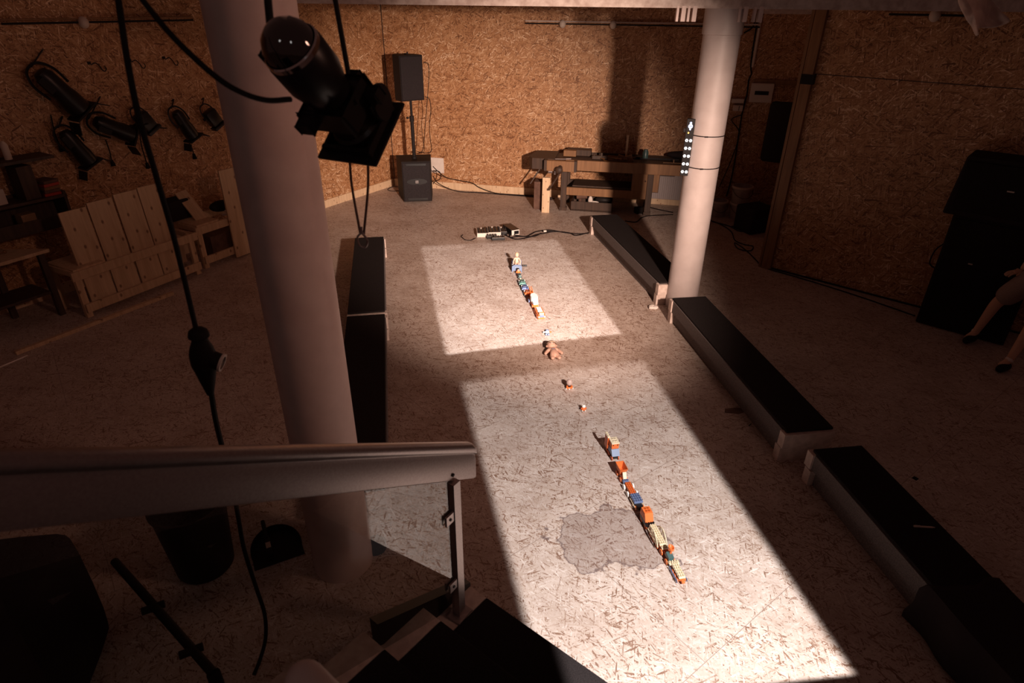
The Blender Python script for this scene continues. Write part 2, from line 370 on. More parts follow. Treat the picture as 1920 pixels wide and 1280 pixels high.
#==STRUCTURE
# ------------------------------------------------------------------ floor, walls, beam
struct(MB().box((0, 5.5, -.06), (22, 20, .12)).build('floor', M_floor))
def wall(name, p, q, h=5.2, th=.12, mat_=None):    # board wall, inner face through p-q, local x along it
    p, q = V((*p, 0)), V((*q, 0)); L = (q-p).length; a = hd(p, q)
    u = (q-p).normalized(); n = V((-u.y, u.x, 0))
    if n.dot(V((0, 4, 0))-p) > 0: sgn = -1
    else: sgn = 1
    return struct(MB().box((L/2, sgn*th/2, h/2), (L, th, h)).build(name, mat_ or M_wall, None, loc=p, rz=a))
CB = V((-2.36, 12.25, 0)); UB = V((.9756, -.2197, 0)); UL = V((-.515, -.857, 0))
PR = V((3.49, 8.10, 0)); UR = V((.746, -.666, 0))
wall('wall_back', CB[:2], (CB+UB*9.2)[:2]); wall('wall_left', CB[:2], (CB+UL*12.5)[:2])
wall('wall_right', PR[:2], (PR+UR*8)[:2])
wall('wall_alcove', (3.58, 8.12), (4.83, 10.72), th=.08)
def board(name, p, u, s0, s1, z0, z1, th, material, off=0.0):   # strip lying on a wall
    n = V((u.y, -u.x, 0))
    if n.dot(V((0, 0, 0))-p) < 0: n = -n
    a = p+u*s0+n*(off+th/2); b = p+u*s1+n*(off+th/2); c = (a+b)/2; c.z = (z0+z1)/2
    return MB().box((0, 0, 0), ((b-a).length, th, z1-z0)).build(name, material, None, loc=c, rz=hd(a, b))
struct(board('baseboard_back', CB, UB, .03, 5.6, 0, .13, .03, M_pinel))
struct(board('baseboard_left', CB, UL, .03, 9, 0, .13, .03, M_pinel))
# joints of the wall boards
struct(board('trim_1', CB, UB, .02, .035, 0, 5.2, .006, M_pined))
struct(board('trim_2', PR, UR, .1, 8, 2.47, 2.478, .004, M_pined))
# post and frame at the end of the right wall
struct(board('trim_3', PR, UR, -.02, .10, 0, 3.4, .07, M_beech))
struct(board('trim_4', PR, UR, -.07, -.035, 0, 3.3, .05, M_beech))
struct(board('trim_5', PR, UR, -.03, .12, 2.36, 2.47, .074, M_black))
# black strip painting the shaded gap line under the right wall
struct(board('gap_shade_right', PR, UR, .1, 8, 0, .018, .02, M_black))
# alcove rails on the back wall
def xs(px, p=CB, u=UB, py=200): q = onwall(px, py, p, u); return (q-p).dot(u)
zz = onwall(1455, 154, CB, UB).z
struct(board('trim_6', CB, UB, xs(1405), xs(1530), zz-.035, zz+.035, .04, M_beech))
zt = onwall(1480, 18, CB, UB).z
struct(board('trim_7', CB, UB, xs(1400), xs(1560), zt-.06, zt+.07, .06, M_ply))
# white painted beam over the far column
struct(MB().box((2.4, 6.78, 3.16+.4), (10.4, .34, .8)).build('ceiling_beam', M_beam))
bpy.data.objects['ceiling_beam'].rotation_euler.y = R(.1)
ctr = fl(652, 1092); ctr.z = 0; c1 = ctr + ctr.normalized()*.19
c2f = fl(1274, 585); c2 = c2f + c2f.normalized()*.185
def column(name, c, r, h, label, ring=None, top=None):
    t = thing(name, label, 'column', c)
    MB().lathe([(0, 0), (r*1.0, 0), (r, .01), (r, h), (0, h)], n=48).build('shaft', M_white_toned if ring else M_white, t, True)
    if ring: MB().lathe([(r, ring), (r+.012, ring+.004), (r+.012, h), (r, h)], n=48).build('upper_collar', M_white_toned, t, True)
    return t
column('round_column', c1, .185, 5.0, 'thick white round column nearest the stairs, rising behind the hanging stage light')
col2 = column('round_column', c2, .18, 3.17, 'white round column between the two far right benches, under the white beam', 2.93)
# brackets hanging under the beam
for i, (px, lab) in enumerate(((1281, 'pale metal bracket under the beam, leftmost of the four'), (1302, 'pale metal bracket under the beam, just left of the far column'),
                               (1399, 'pale metal bracket under the beam, just right of the far column'), (1428, 'pale metal bracket under the beam, rightmost of the four'))):
    q = onwall(px, 16, (0, 6.55, 0), (1, 0, 0)); q.z = 3.165
    t = thing('beam_bracket', lab, 'bracket', (q.x, 6.63, 3.165), 0, 'brackets under the beam')
    MB().box((-.033, 0, -.055), (.022, .05, .13)).build('plate', M_white, t)
    MB().box((.022, 0, -.055), (.04, .05, .13)).build('plate', M_white, t)
# pipes with round outlets high on the walls
def wall_pipe(name, p, u, px0, px1, py, lab, balls=(), mat_=M_beech):
    a, b = onwall(px0, py[0], p, u, .05), onwall(px1, py[1], p, u, .05); z = (a.z+b.z)/2; a.z = b.z = z
    t = thing(name, lab, 'pipe', a); d = b-a
    MB().cyl((0, 0, .018), d+V((0, 0, .018)), .011, n=10).build('pipe', mat_, t, True)
    MB().cyl((0, 0, -.018), d+V((0, 0, -.018)), .011, n=10).build('pipe', M_black, t, True)
    for bx in balls:
        c = onwall(bx, py[0], p, u, .06)-a; c.z = -.02
        MB().sph(c, .055, (1, 1, 1.15)).build('junction_cap', M_box, t, True)
wall_pipe('wall_conduit', CB, UL, 0, 362, (37, 38), 'thin double pipe high on the left wall above the hanging lamps', (155,))
wall_pipe('wall_conduit', CB, UB, 985, 1425, (41, 49), 'thin double pipe running high along the back wall', (1055, 1150), M_ply)
wall_pipe('wall_conduit', PR, UR, 1668, 1815, (23, 26), 'short double pipe high on the right wall', (1755,))
#==BENCHES
# ------------------------------------------------------------------ platforms used as benches
def bench(p0, p1, wd, label, hgt=.27, near_step=True, side=1, far_cap=True):
    """p0 far inner floor corner, p1 near inner floor corner; side=+1 the body lies to +x"""
    p0, p1 = V((*p0, 0)), V((*p1, 0)); L = (p1-p0).length; a = hd(p0, p1)
    t = thing('platform_bench', label, 'bench', p0, a, 'low black topped benches')
    s = side     # body on +y local when side=1 (a points to the camera, +y local is then to +x world)
    h = hgt/2; c = .075
    for k, nm in ((0, 'lower_frame'), (1, 'upper_frame')):
        ins = .03 if k == 0 else 0
        MB().box((L/2, s*(wd/2), h*k+h/2-.001), (L-2*c+.004, wd-2*ins-.03, h-.006)).build(nm, M_felt, t)
        for e in (0, 1):
            x0 = 0 if e == 0 else L
            sg = 1 if e == 0 else -1
            off = .0 if k else (-.02 if e else .02)
            poly = [(x0+off, 0), (x0+off+sg*c, 0), (x0+off+sg*c, s*wd), (x0+off, s*wd)]
            MB().prism(poly, h*k+.001, h*(k+1)-.005).build('end_block', M_ply, t)
    MB().box((L/2, s*(wd/2+.008), hgt+.008), (L-.05, wd-.03, .022), bev=.006).build('carpet_top', M_carpet, t)
    return t, L, a
bench((1.20, 9.47), (1.73, 6.80), .43, 'black topped low bench on the far right, beyond the round column')
bench((1.775, 6.42), (2.125, 3.90), .42, 'long black topped bench in the middle of the right side, near the round column')
b3, L3, a3 = bench((2.23, 3.73), (2.56, 1.30), .42, 'black topped bench at the lower right carrying a white pen')
bench((-1.80, 8.40), (-1.335, 5.98), .42, 'black topped bench on the left, the farther of the two beside the near column', side=-1)
bench((-1.33, 5.95), (-.82, 3.22), .42, 'black topped bench on the left, the nearer of the two beside the near column', side=-1)
# dark cloth thrown over the near end of the lower right bench
def drape():
    mb = MB(); n, mm = 34, 26; L0, L1 = 1.28, 2.75; g = []
    for i in range(n+1):
        row = []
        for j in range(mm+1):
            u = L0+(L1-L0)*i/n; v = -.28+(.42+.56)*j/mm
            z = .305+.008*math.sin(7*u+3*v)+.006*math.sin(23*v+5*u)
            y = v
            if v < -.02: d = -.02-v; y = -.03-.16*d+.012*math.sin(18*u+1); z = .30-d*1.02
            if v > .44: d = v-.44; y = .45+.16*d+.012*math.sin(16*u); z = .30-d*1.02
            z = max(z, .012)
            row.append(mb.b.verts.new((u+.02*math.sin(9*v)+.012*math.sin(31*v), y, z)))
        g.append(row)
    for i in range(n):
        for j in range(mm): mb.b.faces.new((g[i][j], g[i+1][j], g[i+1][j+1], g[i][j+1]))
    o = mb.build('draped_cloth', M_dark, None, True, loc=(2.23, 3.73, 0), rz=a3)
    md = o.modifiers.new('s', 'SOLIDIFY'); md.thickness = .008
    tag(o, 'dark cloth draped over the near end of the lower right bench', 'cloth')
drape()
q = fl(1732, 990, .29); t = thing('pen', 'white pen lying on the lower right black bench', 'pen', q+V((-.0, 0, .012)), R(-4))
MB().cyl((-.065, 0, 0), (.045, 0, 0), .006, n=10).cyl((.045, 0, 0), (.065, 0, 0), .006, .002, n=10).build('barrel', M_box, t, True)
MB().box((-.045, 0, .008), (.035, .003, .003)).build('clip', M_box, t)
#==SPEAKERS
# ------------------------------------------------------------------ subwoofer and speaker in the far corner
s0, s1 = V((-1.98, 11.05, 0)), V((-1.46, 11.13, 0))
t = thing('subwoofer', 'black square subwoofer on the floor in the far left corner, carrying the speaker pole', 'speaker', (s0+s1)/2, hd(s0, s1))
W_, D_, Z_ = .50, .56, .72
MB().prism([(-W_/2, .0), (W_/2, .0), (W_/2+.03, D_), (-W_/2-.10, D_)], .012, Z_).build('cabinet', M_spk, t)
MB().box((0, -.006, Z_/2), (W_-.03, .016, Z_-.05), bev=.004).build('grille', M_grill, t)
for zc in (Z_-.055, .05): MB().box((0, -.012, zc), (W_-.14, .012, .045), bev=.005).build('port_slot', M_black2, t)
MB().prism([(.18*math.cos(R(15*k)), .055*math.sin(R(15*k))) for k in range(24)], -.022, -.012, lambda x, y, z: (x, z, y+.37)).build('badge_recess', M_black2, t)
bd = MB().box((0, -.028, .37), (.055, .012, .055), bev=.004).build('badge', M_chrome, t, label='small silver badge in the middle of the grille')
MB().box((0, -.035, .385), (.04, .004, .006)).box((0, -.035, .37), (.04, .004, .006)).box((0, -.035, .355), (.04, .004, .006)).build('emblem', M_black2, bd)
MB().cyl((-.02, .24, .715), (-.02, .24, .76), .045).build('pole_socket', M_black, t, True)
sub = t
gp = t.matrix_basis @ V((-.02, .24, 0)) if False else (s0+s1)/2 + rotm(hd(s0, s1)) @ V((-.02, .24, 0))
t = thing('speaker_pole', 'black pole standing in the subwoofer and holding up the speaker', 'pole', (gp.x, gp.y, .722))
MB().cyl((0, 0, .04), (0, 0, .68), .031, n=16).build('lower_tube', M_black, t, True)
MB().cyl((0, 0, .68), (0, 0, 1.01), .022, n=16).build('upper_tube', M_black, t, True)
MB().cyl((0, 0, .63), (0, 0, .72), .04).cyl((-.02, 0, .69), (-.07, -.01, .69), .008).sph((-.075, -.01, .69), .02).build('clamp_knob', M_black, t, True)
a = hd(s0, s1)+R(26)
t = thing('loudspeaker', 'black loudspeaker on top of the pole in the far left corner', 'speaker', (gp.x-.03, gp.y, 1.71), a)
w2, d2 = .25, .19
poly = [(-.22, -.19), (.20, -.19), (.20, .06), (.09, .24), (-.11, .24), (-.22, .06)]
MB().prism(poly, .0, .70).build('cabinet', M_spk, t)
MB().box((-.01, -.199, .35), (.39, .016, .66), bev=.004).build('grille', M_grill, t)
MB().box((0, 0, .71), (.03, .08, .02)).cyl((.03, 0, .70), (.03, 0, .74), .012).build('fly_point', M_black, t)
def cable(name, pts, r, label, parent=None, mat_=M_rubber, cat='cable', sm=6):
    pts = [V(p) for p in pts]; o0 = pts[0].copy()
    o = MB().tube([p-o0 for p in pts], r, 8, sm).build(name, mat_, parent, True, loc=o0)
    if parent is None: tag(o, label, cat)
    return o
b_ = lambda px, py, off=.1: onwall(px, py, CB, UB, off)
cable('speaker_cable', [b_(794, 117, .75), b_(803, 121, .7), b_(804, 150, .7), b_(801, 188, .68), b_(797, 240, .66), b_(793, 280, .65), b_(785, 287, .64)], .006, 'thin black cable hanging from the upper side of the loudspeaker')
cable('speaker_cable', [b_(797, 181, .72), b_(805, 186, .7), b_(808, 205, .7), b_(805, 235, .66), b_(807, 262, .64), b_(809, 281, .62), b_(800, 287, .62), b_(782, 284, .62)], .006, 'thin black cable hanging from the lower side of the loudspeaker')
def floorcable(px, r=.007, z=.008): return [fl(x, y, z if len(q_) == 0 else q_[0]) for x, y, *q_ in px]
for nm, lb, pt in (('power_cable', 'black cable running from the subwoofer along the back wall, upper one', [(812, 312, .5), (822, 322, .44), *[(x, y, b_(x, y, .07).z) for x, y in ((838, 333), (860, 338), (885, 343), (900, 352))], (930, 362, .012), (965, 365, .008), (1005, 367, .008), (1040, 372, .008)]),
                   ('power_cable', 'black cable running from the subwoofer along the back wall, lower one', [(812, 330, .3), (820, 342, .2), (838, 352, .07), (862, 359, .01), (900, 361, .01), (938, 364, .008), (1000, 369, .008), (1036, 374, .008)]),
                   ('power_cable', 'black cable looping out beside the subwoofer at the back wall', [(812, 320, .45), (824, 322, .4), (826, 334, .3), (816, 340, .2), (812, 344, .14)])):
    cable(nm, floorcable(pt), .008, lb)
cable('power_cable', floorcable([(752, 352, .06), (738, 350, .05), (727, 355, .01), (735, 358, .01), (752, 357, .01)]), .006, 'short black cable loop on the floor left of the subwoofer')
t = board('wall_panel', CB, UB, xs(808, py=320), xs(833, py=320), .3, .58, .02, M_paper); tag(t, 'pale square panel low on the back wall beside the subwoofer', 'panel')
# ------------------------------------------------------------------ workbench
def workbench():
    A = V((.80, 10.66, 0)); B = V((2.66, 10.32, 0)); a = hd(A, B); L = (B-A).length
    t = thing('workbench', 'dark old wooden carpenter workbench with vises against the back wall', 'workbench', A, a)
    MB().box((L/2, .34, .80), (L+.3, .62, .09), bev=.006).build('bench_top', M_pined, t)
    MB().box((L/2+.1, .0, .79), (L+.05, .05, .17), bev=.005).build('front_apron', M_beech, t)
    MB().box((L/2+.1, .64, .80), (L+.1, .04, .16)).build('back_apron', M_pined, t)
    for x in (.06, 1.50):
        for y in (.05, .58): MB().box((x, y, .38), (.10, .08, .74), bev=.004).box((x, y, .03), (.12, .1, .06)).build('leg', M_pined, t)
    for y in (.05, .58): MB().box((.78, y, .34), (1.40, .05, .13)).build('stretcher', M_beech if y < .3 else M_pined, t)
    MB().box((.85, .32, .42), (1.3, .46, .02)).build('shelf', M_pined, t)
    MB().box((1.42, .2, .56), (.46, .3, .34)).build('drawer_box', M_pined, t)
    MB().box((1.42, .04, .56), (.44, .02, .31)).build('drawer_front', M_beech, t).parent
    kb = MB().sph((1.42, .022, .58), .014).build('knob', M_chrome, t.children[-1])
    # shoulder vise on the left
    MB().prism([(-.58, .22), (-.50, .66), (-.12, .68), (-.12, .02), (-.50, .02)], .69, .87).build('shoulder_block', M_pined, t)
    v = MB().box((-.0, -.10, .79), (.46, .09, .17), bev=.006).build('vise_jaw', M_beech, t)
    MB().box((-.25, -.08, .79), (.045, .12, .175)).box((.25, -.08, .79), (.045, .12, .175)).build('jaw_plate', M_pined, t)
    MB().cyl((.0, -.14, .77), (.0, -.28, .76), .04).sph((0, -.29, .76), .062, (1, .7, 1)).build('screw_head', M_pined, v, True)
    MB().cyl((.03, -.27, .74), (-.16, -.29, .42), .014, n=8).build('handle_bar', M_pined, v, True)
    MB().cyl((-.36, .1, .70), (-.52, -.02, .44), .014, n=8).build('handle_bar', M_pined, t, True)
    MB().box((-.09, -.08, .67), (.03, .03, .06)).cyl((-.21, -.02, .67), (-.14, -.02, .67), .03).build('guide_rod', M_steel, t)
    MB().box((.25, .55, .90), (.42, .20, .10), bev=.006).build('tail_block', M_pined, t)
    b2 = MB().box((.10, .42, .90), (.22, .12, .10), bev=.008).build('vise_block', M_beech, t)
    MB().box((1.45, .53, .865), (1.0, .16, .03)).build('tool_well', M_black, t)
    def W(x, y, z): return A + rotm(a) @ V((x, y, z))
    return A, a, W
WA, wa, WW = workbench()
def item(name, label, cat, x, y, z, rz, fn, mat_=M_pined, smooth=False):
    mb = MB(); fn(mb); o = mb.build(name, mat_, None, smooth, loc=WW(x, y, z), rz=wa+rz); tag(o, label, cat); return o
item('plank', 'fresh pale plank standing on end in front of the workbench left vise', 'plank', -.22, -.16, .0, R(4), lambda m_: m_.box((0, 0, .30), (.13, .055, .60), bev=.003), M_pinel)
item('wooden_box', 'dark brown box behind the pale plank under the workbench', 'box', -.33, .10, .0, 0, lambda m_: m_.box((0, 0, .24), (.24, .24, .48), bev=.005), M_browncase)
item('chisel', 'thin metal tool lying on the workbench above the left vise', 'tool', -.02, .12, .853, R(8), lambda m_: m_.cyl((-.11, 0, 0), (.08, 0, 0), .006, n=8).cyl((.08, 0, .002), (.17, 0, .006), .011, n=8), M_steel)
item('wood_plane', 'dark low wood plane lying mid bench on the workbench', 'tool', .62, .30, .846, R(5), lambda m_: m_.box((0, 0, .03), (.26, .07, .06), bev=.006).box((.03, 0, .075), (.03, .05, .06)).cyl((-.09, 0, .06), (-.09, 0, .10), .015), M_pined)
item('wooden_stick', 'upright pale stick standing on the workbench', 'stick', 1.06, .38, .846, 0, lambda m_: m_.box((0, 0, .20), (.035, .02, .40)).box((0, 0, .02), (.08, .06, .04)), M_pinel)
item('wood_clamp', 'brown wooden clamp lying around the upright stick on the workbench', 'clamp', 1.06, .22, .846, 0, lambda m_: m_.box((-.09, 0, .05), (.10, .05, .10), rotm(.3, 'Y')).box((.07, 0, .05), (.09, .05, .12), rotm(-.4, 'Y')).cyl((-.15, .03, .06), (.16, .03, .06), .012), M_beech)
item('glass_jar', 'dark glass jar on the workbench right of the upright stick', 'jar', 1.38, .42, .88, 0, lambda m_: m_.lathe([(0, 0), (.05, 0), (.05, .10), (.035, .12), (.035, .14), (0, .14)]), M_teal, True)
item('wood_offcut', 'loose wood offcuts and shavings on the workbench left of the clamp', 'offcuts', .82, .2, .846, 0, lambda m_: [m_.box((random.uniform(-.15, .1), random.uniform(-.1, .12), .01+.012*i), (random.uniform(.06, .2), .03, .012), rotm(random.uniform(-1, 1))) for i in range(6)], M_beech)['kind'] = 'stuff'
item('hand_saw', 'long slim tool with a pale blade on the right of the workbench', 'saw', 1.85, .25, .848, R(3), lambda m_: m_.box((0, 0, .006), (.34, .03, .008)).box((.0, .0, .03), (.012, .03, .06)).box((.26, 0, .02), (.2, .035, .03)), M_beech)
item('tool_bag', 'dark tool roll at the back right of the workbench', 'bag', 2.0, .5, .88, R(3), lambda m_: m_.sph((0, 0, .06), .1, (2.6, 1, .62)), M_dark, True)
t = thing('tool_crate', 'brown open crate of tools on the floor under the workbench', 'crate', WW(.55, .20, 0), wa)
MB().box((0, 0, .02), (.70, .36, .03)).box((0, -.17, .09), (.70, .02, .16)).box((0, .17, .09), (.70, .02, .16)).box((-.34, 0, .09), (.02, .34, .16)).box((.34, 0, .09), (.02, .34, .16)).build('crate_body', M_pined, t)
def crate_item(name, label, cat, x, fn, m_): mb = MB(); fn(mb); tag(mb.build(name, m_, None, True, loc=WW(x, .2, .04), rz=wa), label, cat)
crate_item('power_drill', 'brown power tool sticking out of the crate under the workbench', 'tool', .36, lambda m: m.cyl((-.08, 0, .17), (.1, 0, .19), .05).cyl((-.02, 0, .0), (-.02, 0, .17), .03), M_browncase)
crate_item('rag', 'white rag hanging in the crate under the workbench', 'rag', .52, lambda m: m.sph((0, -.05, .13), .05, (.8, .6, 1.5)).sph((.08, -.06, .1), .04, (1.8, .6, .6)), M_paper)
crate_item('angle_grinder', 'black rounded power tool in the crate under the workbench', 'tool', .74, lambda m: m.sph((0, 0, .14), .09, (1.6, .8, .6)), M_black)
# a bench shadowed box and small object by the right legs
tag(MB().box((0, 0, .06), (.12, .10, .11), bev=.01).build('small_black_box', M_black, None, loc=fl(1196, 400), rz=.3), 'small black box on the floor below the workbench', 'box')
# radiator on back wall
def radiator():
    s0_, s1_ = xs(1196, py=350), xs(1300, py=350)
    n = V((UB.y, -UB.x, 0)); n = n if n.y < 0 else -n
    p = CB+UB*s0_+n*.10; p.z = .10
    t = thing('radiator', 'white ribbed panel radiator low on the back wall behind the workbench right end', 'radiator', p, hd((0, 0), UB))
    Lr = s1_-s0_
    MB().box((Lr/2, 0, .27), (Lr, .03, .50), bev=.006).build('panel', M_rad, t)
    mb = MB()
    for i in range(int(Lr/.035)): mb.box((.02+i*.035, -.02, .27), (.016, .012, .47))
    mb.build('ribs', M_rad, t)
    MB().box((.1, .06, .27), (.03, .10, .3)).box((Lr-.1, .06, .27), (.03, .10, .3)).build('wall_bracket', M_rad, t)
radiator()
#==ALCOVE
def bucket(q, r, h, label, grp='pale buckets by the far column'):
    t = thing('bucket', label, 'bucket', q, 0, grp)
    MB().lathe([(0, 0), (r*.86, 0), (r, h), (r*1.05, h), (r*1.05, h-.03), (r*.98, h-.035)][:2]+[(r, h), (r*.95, h), (r*.82, .02), (0, .02)], n=28).build('pail', M_bucket, t, True)
    MB().lathe([(r*.99, h-.035), (r*1.07, h-.03), (r*1.07, h), (r*.95, h+.002)], n=28).build('rim', M_box, t, True)
    hpts = [V((r*1.05*math.cos(x), -.02-.03*math.sin(x)-r*.9*math.sin(x)*.9, h-.05-.12*math.sin(x))) for x in [math.pi*i/10 for i in range(11)]]
    MB().tube(hpts, .004, 6, 2).build('handle', M_black, t, True)
q1 = fl(1344, 404); q2 = fl(1382, 408)
bucket(q1, .14, .27, 'pale bucket on the floor, left of the stacked pair')
bucket(q2, .15, .27, 'pale bucket on the floor, lower one of the stacked pair')
bucket(V((q2.x, q2.y, .275)), .16, .27, 'pale paint bucket with a dark label, upper one of the stacked pair')
# fuse box, sockets, conduits
def wallbox(name, label, cat, px0, px1, py0, py1, m_, th=.09, p=CB, u=UB):
    a, b = onwall(px0, (py0+py1)/2, p, u), onwall(px1, (py0+py1)/2, p, u)
    za, zb = onwall((px0+px1)/2, py1, p, u).z, onwall((px0+px1)/2, py0, p, u).z
    n = V((u.y, -u.x, 0)); n = n if n.dot(V((0, 0, 0))-p) > 0 else -n
    c = (a+b)/2+n*(th/2+.002); c.z = (za+zb)/2
    t = thing(name, label, cat, c, hd((0, 0), u)); s_ = -1
    L = (b-a).length
    MB().box((0, 0, 0), (L, th, zb-za), bev=.008).build('housing', m_, t)
    return t, L, zb-za, th
t, L, hh, th = wallbox('fuse_box', 'white fuse box on the alcove wall right of the far column', 'fuse box', 1406, 1448, 155, 191, M_box)
MB().box((0, -th/2-.002, 0), (L*.62, .012, hh*.2), bev=.002).build('window', M_black, t, label='dark slot window of the fuse box')
t, L, hh, th = wallbox('wall_socket', 'small pale socket box left of and below the fuse box', 'socket', 1374, 1392, 196, 207, M_box)
MB().box((L*.1, -th/2, 0), (.01, .01, hh*.8)).build('socket_lid', M_black, t)
t, L, hh, th = wallbox('wall_socket', 'flat pale junction box directly left of the fuse box', 'socket', 1371, 1394, 184, 192, M_box)
c_ = lambda px, py, off=.03: onwall(px, py, CB, UB, off)
cable('wall_pipe', [c_(1428, 28), c_(1411, 126)], .022, 'pale upright pipe on the wall above the fuse box', mat_=M_box, cat='pipe', sm=1)
cable('wall_cable', [c_(1421, 30), c_(1419, 45), c_(1409, 110), c_(1408, 128), c_(1409, 138), c_(1404, 150), c_(1401, 175), c_(1397, 190), c_(1391, 215), c_(1384, 260), c_(1378, 300), c_(1370, 340), c_(1362, 368)], .012, 'black cable running down the alcove wall beside the fuse box')
cable('wall_cable', [c_(1416, 14), c_(1413, 48), c_(1395, 62)], .012, 'short black cable under the beam above the alcove')
cable('wall_cable', [c_(1391, 215, .05), c_(1372, 225, .05), c_(1386, 250, .06), c_(1371, 300, .06), c_(1349, 350, .1)], .008, 'loose black cable on the alcove wall above the buckets')
# black padded panel hanging behind the post
t = MB().box((0, 0, 0), (.36, .14, .90), bev=.06).build('padded_panel', M_dark, None, True, loc=V((4.08, 10.05, 1.45)), rz=R(-30)); tag(t, 'black rounded padded panel hanging in the alcove beside the post', 'panel')
q = fl(1425, 410); t = MB().box((0, 0, .2), (.46, .4, .4), bev=.03).build('black_crate', M_dark, None, loc=(3.85, 9.7, 0), rz=.4); tag(t, 'black low case on the floor in the dark alcove', 'case')
# light strip on the far column
def ledbar():
    a, b = at(1293, 224, 0), None
    # placed on the left flank of the column, facing the photographer
    dirc = (V((0, 0, 0))-c2); dirc.z = 0; dirc.normalize(); left = V((-dirc.y, dirc.x, 0)); left = left if left.x < 0 else -left
    n = (dirc*.55+left*.83).normalized()
    bc = c2 + n*.205
    ztop = atz(1290, 222, bc); zbot = atz(1276, 328, bc)
    Ls = ztop-zbot
    t = thing('light_bar', 'slim black bar of lit white lamps strapped upright to the far column', 'light', V((bc.x, bc.y, zbot)), hd((0, 0), dirc)+math.pi/2)
    W = .082
    MB().box((0, 0, Ls/2), (W, .05, Ls), bev=.004).build('housing', M_black2, t)
    yf = -.03
    for fz in (.075, .217, .358, .495, .632):
        z = fz*Ls
        for sx in (-.019, .021):
            o = MB()
            for j in range(6):
                aa = j*math.pi/3; o.cyl((sx+.0105*math.cos(aa), yf+.006, z+.0105*math.sin(aa)), (sx+.0105*math.cos(aa), yf-.004, z+.0105*math.sin(aa)), .0052, n=8)
            o.build('lamp', M_led, t, label='lit white round lamp')
    MB().cyl((-.012, yf+.006, Ls*.764), (-.012, yf-.004, Ls*.764), .007).build('status_light', M_ledo, t, label='small orange status light')
    z = Ls*.877; o = MB()
    o.lathe([(.013, 0), (.022, 0), (.022, .006), (.013, .006)], (.0, yf+.004, z), (0, -1, 0)).lathe([(.005, 0), (.011, 0), (.011, .006), (.005, .006)], (.0, yf+.004, z+.032), (0, -1, 0))
    o.lathe([(.004, 0), (.009, 0), (.009, .006), (.004, .006)], (0, yf+.004, z-.03), (0, -1, 0)).box((0, yf, z+.006), (.018, .008, .005)).box((0, yf, z-.007), (.018, .008, .005)).build('emblem_light', M_ledb, t, label='bluish lit emblem at the top of the bar')
    MB().box((-.055, 0, Ls*.8), (.025, .03, .04), bev=.004).build('plug', M_black, t)
    return zbot, ztop
zb, zt_ = ledbar()
for i, (py, lb) in enumerate(((257, 'thin black strap around the far column, upper one of two'), (318, 'thin black strap around the far column, lower one of two'))):
    z = atz(1330, py, c2f)
    o = MB().tube([c2+V((.186*math.cos(x), .186*math.sin(x), 0))-V((c2.x, c2.y, 0)) for x in [2*math.pi*j/32 for j in range(33)]], .005, 6, 1).build('strap', M_rubber, None, True, loc=(c2.x, c2.y, z))
    tag(o, lb, 'strap', 'straps around the far column')
    bk = MB().box((0, 0, 0), (.03, .015, .012)).build('buckle', M_rubber, o); bk.location = (-.05, -.182, 0)
#==CABLES
for nm, lb, pt in (('power_cable', 'black cable winding over the dark floor from the far column to the post', [(1330, 412), (1352, 421), (1371, 434), (1378, 450), (1395, 458), (1412, 462), (1406, 470), (1384, 466), (1378, 455), (1400, 470), (1420, 490), (1432, 501), (1500, 521), (1600, 552), (1716, 592)]),
                   ('power_cable', 'thin black cable looping on the dark floor right of the far column', [(1335, 415), (1368, 424), (1385, 433), (1398, 432), (1397, 426), (1372, 424)]),
                   ('power_cable', 'black cable on the floor between the workbench and the far column', [(1172, 414), (1192, 416), (1203, 408), (1220, 404), (1262, 402)]),
                   ('power_cable', 'thin black cable on the floor beneath the radiator', [(1210, 386), (1232, 392), (1262, 398)])):
    cable(nm, floorcable([(x, y, .008) for x, y in pt]), .008, lb)
mx_ = [[(944, 436), (962, 440), (985, 443), (997, 438), (1006, 434), (1030, 431), (1060, 436), (1085, 438), (1104, 437)],
       [(946, 440), (966, 448), (990, 445), (1005, 440), (1020, 437), (1040, 434), (1066, 436), (1080, 441), (1104, 436)],
       [(956, 440), (957, 445), (972, 443), (1000, 443), (1015, 437)]]
for pts, lb in zip(mx_, ('black signal cable from the mixer to the far right bench, upper one', 'black signal cable from the mixer to the far right bench, lower one', 'short black signal cable by the black box right of the mixers')):
    cable('signal_cable', floorcable([(x, y, .008) for x, y in pts]), .009, lb)
t = MB().box((0, 0, 0), (.16, .028, .02), bev=.003).build('cable_joint', M_black, None, loc=fl(1027, 433, .02), rz=.15); tag(t, 'taped plug joint lying along the mixer cables', 'plug')
MB().box((-.045, 0, .002), (.045, .03, .021)).build('tape', M_white2, t, label='white tape band')
cable('signal_cable', floorcable([(892, 446, .03), (883, 450, .008), (872, 449, .008), (865, 443, .008), (868, 440, .008)]), .006, 'thin black cable curling out to the left of the mixers')
def pedal(px, py, dims, rz, label, top=M_black2, body=M_black2, knobs=(4, 3), rim=None, z=0):
    q = fl(px, py); q.z = z
    t = thing('effect_box', label, 'audio device', q, rz, 'small audio devices on the floor')
    w_, d_, h_ = dims
    MB().box((0, 0, h_/2), dims, bev=.004).build('case', body, t)
    if rim: MB().box((0, -d_/2-.002, h_/2), (w_, .006, h_*.9)).box((-w_/2-.003, 0, h_/2), (.006, d_, h_)).box((w_/2+.003, 0, h_/2), (.006, d_, h_)).build('side_plate', rim, t, label='pale front and side plates')
    kx, ky = knobs
    for i in range(kx):
        for j in range(ky):
            x = -w_/2+w_*(i+.5)/kx; y = -d_/2+d_*(j+.5)/ky
            MB().cyl((x, y, h_), (x, y, h_+.022), .008, n=10).build('knob', (M_black2, M_white2, M_red)[(i*2+j*3) % 7 % 3] if (i+j) % 3 == 0 else M_black2, t, True)
    return t
